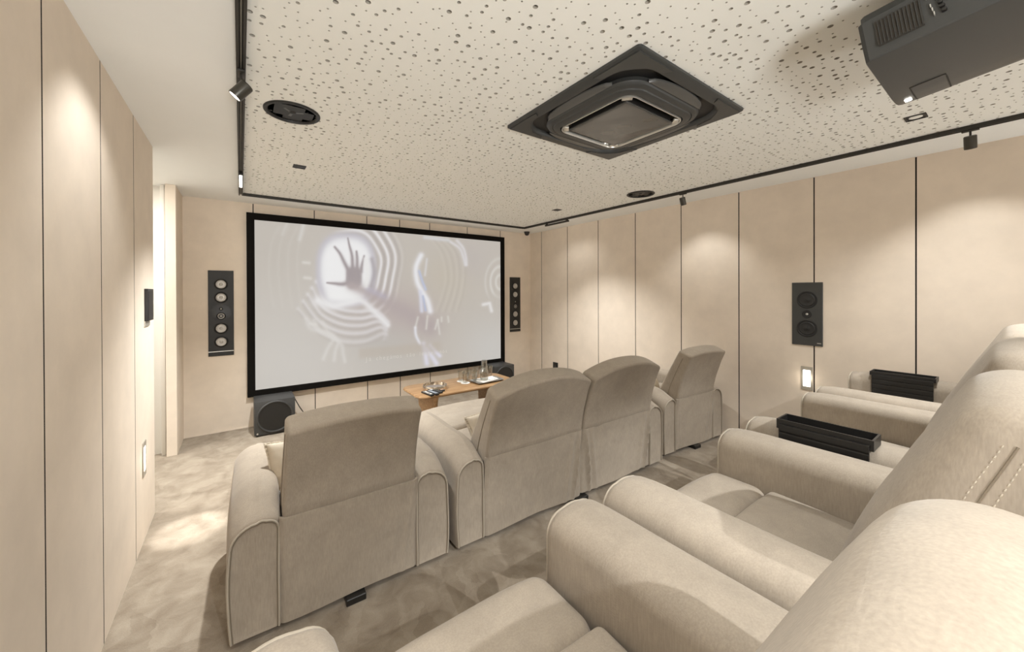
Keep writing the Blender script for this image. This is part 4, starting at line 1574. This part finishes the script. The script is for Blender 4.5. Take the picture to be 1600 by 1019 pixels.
def build_seat(root, cx_, w, ztop, length, seed=0, ystart=0.20, pad=0.205, raised=False):
    """seat cushion and footrest pad"""
    ysplit = length - pad
    hy = (ysplit - ystart) / 2
    def fs(x, y, z):
        s, v = x / (w / 2), y / hy
        k = clampf((z + 0.09) / 0.18)
        zz = ztop - 0.09 + z + 0.022 * (1 - abs(s) ** 3) * (1 - v * v * 0.55) * k - 0.02 * k * (1 - (v + 1) / 2)
        zz += 0.003 * nz3(x * 6 + seed, y * 6, 1.0) * k
        return (cx_ + x, (ysplit + ystart) / 2 + y, zz)
    obj('seat', rbox(w / 2 - 0.002, hy, 0.09, 0.022, 4, (14, 10, 3), fs), M_SUEDE, root, smooth=60)
    if raised:
        # footrest swung out level with the seat
        y0_, y1_ = ysplit - 0.01, length + 0.33
        def fr(x, y, z):
            q = x / (w / 2)
            k = clampf((z + 0.06) / 0.12)
            v = (y + (y1_ - y0_) / 2) / (y1_ - y0_)
            zz = ztop - 0.045 + z + 0.022 * (1 - abs(q) ** 3) * k + 0.012 * math.sin(2.2 * PI * v) * k + 0.003 * nz3(x * 6 + seed, y * 6, 4.0) * k
            return (cx_ + x, (y0_ + y1_) / 2 + y, zz)
        obj('footrest', rbox(w / 2 - 0.003, (y1_ - y0_) / 2, 0.06, 0.04, 5, (14, 14, 3), fr), M_SUEDE, root, smooth=60)
        return
    hy2 = pad / 2 + 0.012
    hz2 = 0.165
    def ff(x, y, z):
        s, v = x / (w / 2), y / hy2
        k = clampf((z + hz2) / (2 * hz2))
        zz = ztop - hz2 + z + 0.020 * (1 - abs(s) ** 3) * k
        yy = ysplit + pad / 2 + 0.004 + y + 0.022 * (1 - abs(s) ** 4) * clampf(v) * math.sin(PI * clampf(k))
        zz += 0.003 * nz3(x * 6 + seed, y * 6, 4.0) * k
        return (cx_ + x, yy, zz)
    obj('footrest', rbox(w / 2 - 0.003, hy2, hz2, 0.055, 5, (14, 4, 8), ff), M_SUEDE, root, smooth=60)

def recliner(name, label, loc, rotz, win, wa, top, length, style, group, n=1, cat='recliner', folds=(0.35, 0.35)):
    root = thing(name, label, cat, loc, rotz, group)
    W = win * n
    xi = W / 2
    rd = 0.085 if style == 'front' else 0.0
    for sx in (-1, 1):
        if style == 'front':
            build_arm(root, sx * (xi + wa / 2 + 0.001), wa - 0.004, top, length, rd, 0.088, sx, 0.030, 0.05)
        else:
            build_arm(root, sx * (xi + wa / 2 + 0.001), wa - 0.004, top, length, rd, 0.066, sx, 0.0, 0.058)
    for k in range(n):
        cx_ = (-(n - 1) / 2 + k) * win
        if style == 'front':
            front = lambda z: 0.19 - 0.225 * (z - 0.558) / 0.414
            rear = lambda z: -0.022 - 0.094 * max(0, z - 0.505) - 0.51 * max(0, z - 0.505) ** 2 + 0.05 * (1 - sstep(0.45, 0.502, z))
            build_back(root, cx_, win - 0.006, 0.30, 0.958 if n == 1 else 0.925, front, rear, 0.022 if n == 1 else 0.075, 0.03, 0.045, seed=k * 5 + loc[0], round_=0.019)
            build_skirt(root, cx_, win + (0.02 if n == 1 else 0.0), 0.508, -0.0255, folds[k] if n > 1 else folds, seed=k * 3 + loc[0])
            build_seat(root, cx_, win - 0.012, 0.465, length, seed=k * 3 + loc[0], ystart=0.17, raised=(n > 1 and k == 0))
        else:
            front = lambda z: 0.248 - 0.168 * (z - 0.55) / 0.40
            rear = lambda z: -0.014 - 0.12 * clampf((z - 0.47) / 0.45, 0, 1.2) + 0.05 * (1 - sstep(0.44, 0.50, z))
            build_back(root, cx_, win - 0.004, 0.36, 0.952, front, rear, 0.058, 0.050, 0.035, seed=loc[0] * 3, stitch=True, round_=0.045, taper=0.08)
            build_skirt(root, cx_, win + 0.02, 0.505, -0.022, (0.2, 0.2), seed=loc[0])
            build_seat(root, cx_, win - 0.012, 0.405, length, seed=loc[0] * 3, ystart=0.17)
        bm = NB()
        bx(bm, cx_ - win / 2 + 0.02, cx_ + win / 2 - 0.02, 0.04, length - 0.10, 0.03, 0.30)
        obj('base', bm, M_BLACK, root)
    bm = NB()
    bx(bm, -0.045 - (0.0 if n == 1 else 0.02), 0.045, -0.032, 0.06, 0.0, 0.032, 0.003, 1)
    obj('foot', bm, M_BLACK, root)
    for sx in (-1, 1):
        for yy in (0.08, length - 0.10):
            bm = NB()
            bx(bm, sx * (xi + wa / 2) - 0.03, sx * (xi + wa / 2) + 0.03, yy - 0.03, yy + 0.03, 0.0, 0.034)
            obj('foot', bm, M_BLACK, root)
    if style == 'front':
        bm = NB()
        bx(bm, xi + wa - 0.004, xi + wa + 0.010, 0.010, 0.030, 0.20, 0.275, 0.002, 1)
        obj('fabric_tag', bm, M_BLACK, root)
    return root

# front row on the flat floor
FT, FLEN = 0.590, 0.80
recliner('recliner', 'beige suede recliner at the left end of the front row, seen from behind', (0.446, 1.930, 0), R(-1.4), 0.608, 0.186, FT, FLEN, 'front', None, folds=(0.1, 0.45))
recliner('loveseat', 'beige suede loveseat with two tall backs in the middle of the front row', (1.975, 1.893, 0), R(-1.2), 0.80, 0.178, FT, FLEN, 'front', None, n=2, cat='loveseat',
         folds=((0.05, 1.5), (1.5, 1.6)))
recliner('recliner', 'beige suede recliner at the right end of the front row, close to the right wall', (3.508, 1.876, 0), R(-4.2), 0.585, 0.166, FT, FLEN, 'front', None, folds=(0.15, 0.6))
# second row on the platform
for x, lab in ((0.425, 'beige suede recliner nearest the viewer, its rounded back cut by the lower right corner'),
               (1.425, 'beige suede recliner second from the viewer in the raised row, with stitched side seams'),
               (2.455, 'beige suede recliner in the raised row whose left arm carries a black tray'),
               (3.455, 'beige suede recliner farthest along the raised row, beside the right wall')):
    recliner('recliner', lab, (x, -0.012, RISER), 0, 0.55, 0.21, 0.562, 0.82, 'rear', None)

# ------------------------------------------------------------------ armrest trays
def armrest_tray(x0, y0, y1, ztop, w, zarm, label):
    t = thing('armrest_tray', label, 'tray', (x0 + w / 2, (y0 + y1) / 2, zarm), 0, 'black slatted armrest trays')
    L2 = (y1 - y0) / 2
    hw = w / 2
    h = ztop - zarm
    bm = NB()
    outer = [(-hw, -L2), (hw, -L2), (hw, L2), (-hw, L2)]
    tk = 0.007
    inner = [(-hw + tk, -L2 + tk), (hw - tk, -L2 + tk), (hw - tk, L2 - tk), (-hw + tk, L2 - tk)]
    loft(bm, [[(a, b, 0.001) for a, b in outer], [(a, b, h) for a, b in outer], [(a, b, h) for a, b in inner], [(a, b, 0.012) for a, b in inner]])
    obj('box', bm, M_SATIN, t, smooth=0)
    for sx, n in ((-1, 4), (1, 2)):
        bm = NB()
        pr = [(0.0, h - 0.020)]
        for i in range(n):
            z1 = h - 0.020 - i * 0.034
            pr += [(0.0095, z1), (0.0105, z1 - 0.004), (0.0105, z1 - 0.026), (0.0095, z1 - 0.030), (0.0055, z1 - 0.031), (0.0055, z1 - 0.033)]
        zb = h - 0.020 - n * 0.034 + 0.001
        pr += [(0.0, zb)]
        loft(bm, [[(sx * (hw + 0.0012 + a), y, z) for a, z in pr] for y in (-L2 + 0.012, L2 - 0.012)])
        obj('slat_skirt', bm, M_SATIN, t, smooth=0)
    return t
ZA = RISER + 0.562 + 0.006
armrest_tray(1.957, 0.350, 0.672, 0.921, 0.116, ZA, 'long black slatted tray on the near arm of the third raised recliner')
armrest_tray(3.725, 0.365, 0.690, 0.906, 0.125, ZA, 'long black slatted tray on the far arm of the last raised recliner by the wall')

# ------------------------------------------------------------------ throw pillows
def pillow(label, loc, rot, sx=0.20, sz=0.20, th=0.07, m=None):
    bm = NB()
    n = 24
    front, back = {}, {}
    for i in range(n + 1):
        for j in range(n + 1):
            u, v = -1 + 2 * i / n, -1 + 2 * j / n
            pin = 1 - 0.10 * (1 - u * u) * v ** 4, 1 - 0.10 * (1 - v * v) * u ** 4
            x = sx * u * (1 - 0.09 * (1 - v * v) * abs(u) ** 3)
            z = sz * v * (1 - 0.09 * (1 - u * u) * abs(v) ** 3)
            d = th * max(0, (1 - u ** 4) * (1 - v ** 4)) ** 0.55
            d += 0.004 * nz3(u * 3, v * 3, 2) * (1 - u ** 4) * (1 - v ** 4)
            ruff = 0.004 * math.sin(u * 40) * abs(v) ** 8 + 0.004 * math.sin(v * 40) * abs(u) ** 8
            edge = i in (0, n) or j in (0, n)
            if edge:
                front[i, j] = back[i, j] = bm.verts.new((x, ruff, z))
            else:
                front[i, j] = bm.verts.new((x, -d + ruff, z))
                back[i, j] = bm.verts.new((x, d + ruff, z))
    for i in range(n):
        for j in range(n):
            bm.faces.new((front[i, j], front[i + 1, j], front[i + 1, j + 1], front[i, j + 1]))
            bm.faces.new((back[i, j], back[i, j + 1], back[i + 1, j + 1], back[i + 1, j]))
    o = obj('throw_pillow', bm, m or M_PILLOW, None, smooth=60)
    o.location = loc
    o.rotation_euler = rot
    tag(o, label, 'pillow', 'beige throw pillows')
    # welt around the edge
    pts = []
    for k in range(4 * n):
        s, q = divmod(k, n)
        f = -1 + 2 * q / n
        u, v = ((f, -1), (1, f), (-f, 1), (-1, -f))[s]
        pts.append((sx * u * (1 - 0.09 * (1 - v * v) * abs(u) ** 3) * 1.01, 0.004 * math.sin(u * 40) * abs(v) ** 8 + 0.004 * math.sin(v * 40) * abs(u) ** 8, sz * v * (1 - 0.09 * (1 - u * u) * abs(v) ** 3) * 1.01))
    bm = NB()
    tube(bm, pts, 0.005, 6, closed=True)
    obj('welt', bm, m or M_PILLOW, o)
    return o
pillow('pale pillow with a gathered edge tucked beside the back of the left recliner', (0.235, 2.33, 0.585), (R(-34), R(3), R(12)), 0.13, 0.125, 0.05)
pillow('beige pillow against the left back of the loveseat', (1.40, 2.27, 0.545), (R(-32), R(0), R(16)), 0.15, 0.10, 0.06)
pillow('pale pillow on the right recliner of the front row, showing beside its back', (3.36, 2.30, 0.62), (R(-28), R(0), R(6)), 0.13, 0.16, 0.05)

# ================================================================== LIGHT OF THE PLACE
# corridor lamp
l = bpy.data.lights.new('corridor_lamp', 'AREA')
l.shape = 'RECTANGLE'
l.size, l.size_y = 0.9, 0.6
l.energy = 18
l.color = (1, 0.975, 0.94)
o = bpy.data.objects.new('corridor_lamp', l)
COL.objects.link(o)
o.location = (-1.35, 4.0, H - 0.02)

w = bpy.data.worlds.new('world')
S.world = w
w.use_nodes = True
bg = w.node_tree.nodes['Background']
bg.inputs['Color'].default_value = (1.0, 0.97, 0.93, 1)
bg.inputs['Strength'].default_value = 0.05

S.view_settings.view_transform = 'Standard'
S.view_settings.look = 'None'
S.view_settings.gamma = 1.0
S.view_settings.use_curve_mapping = False
S.view_settings.exposure = 1.22
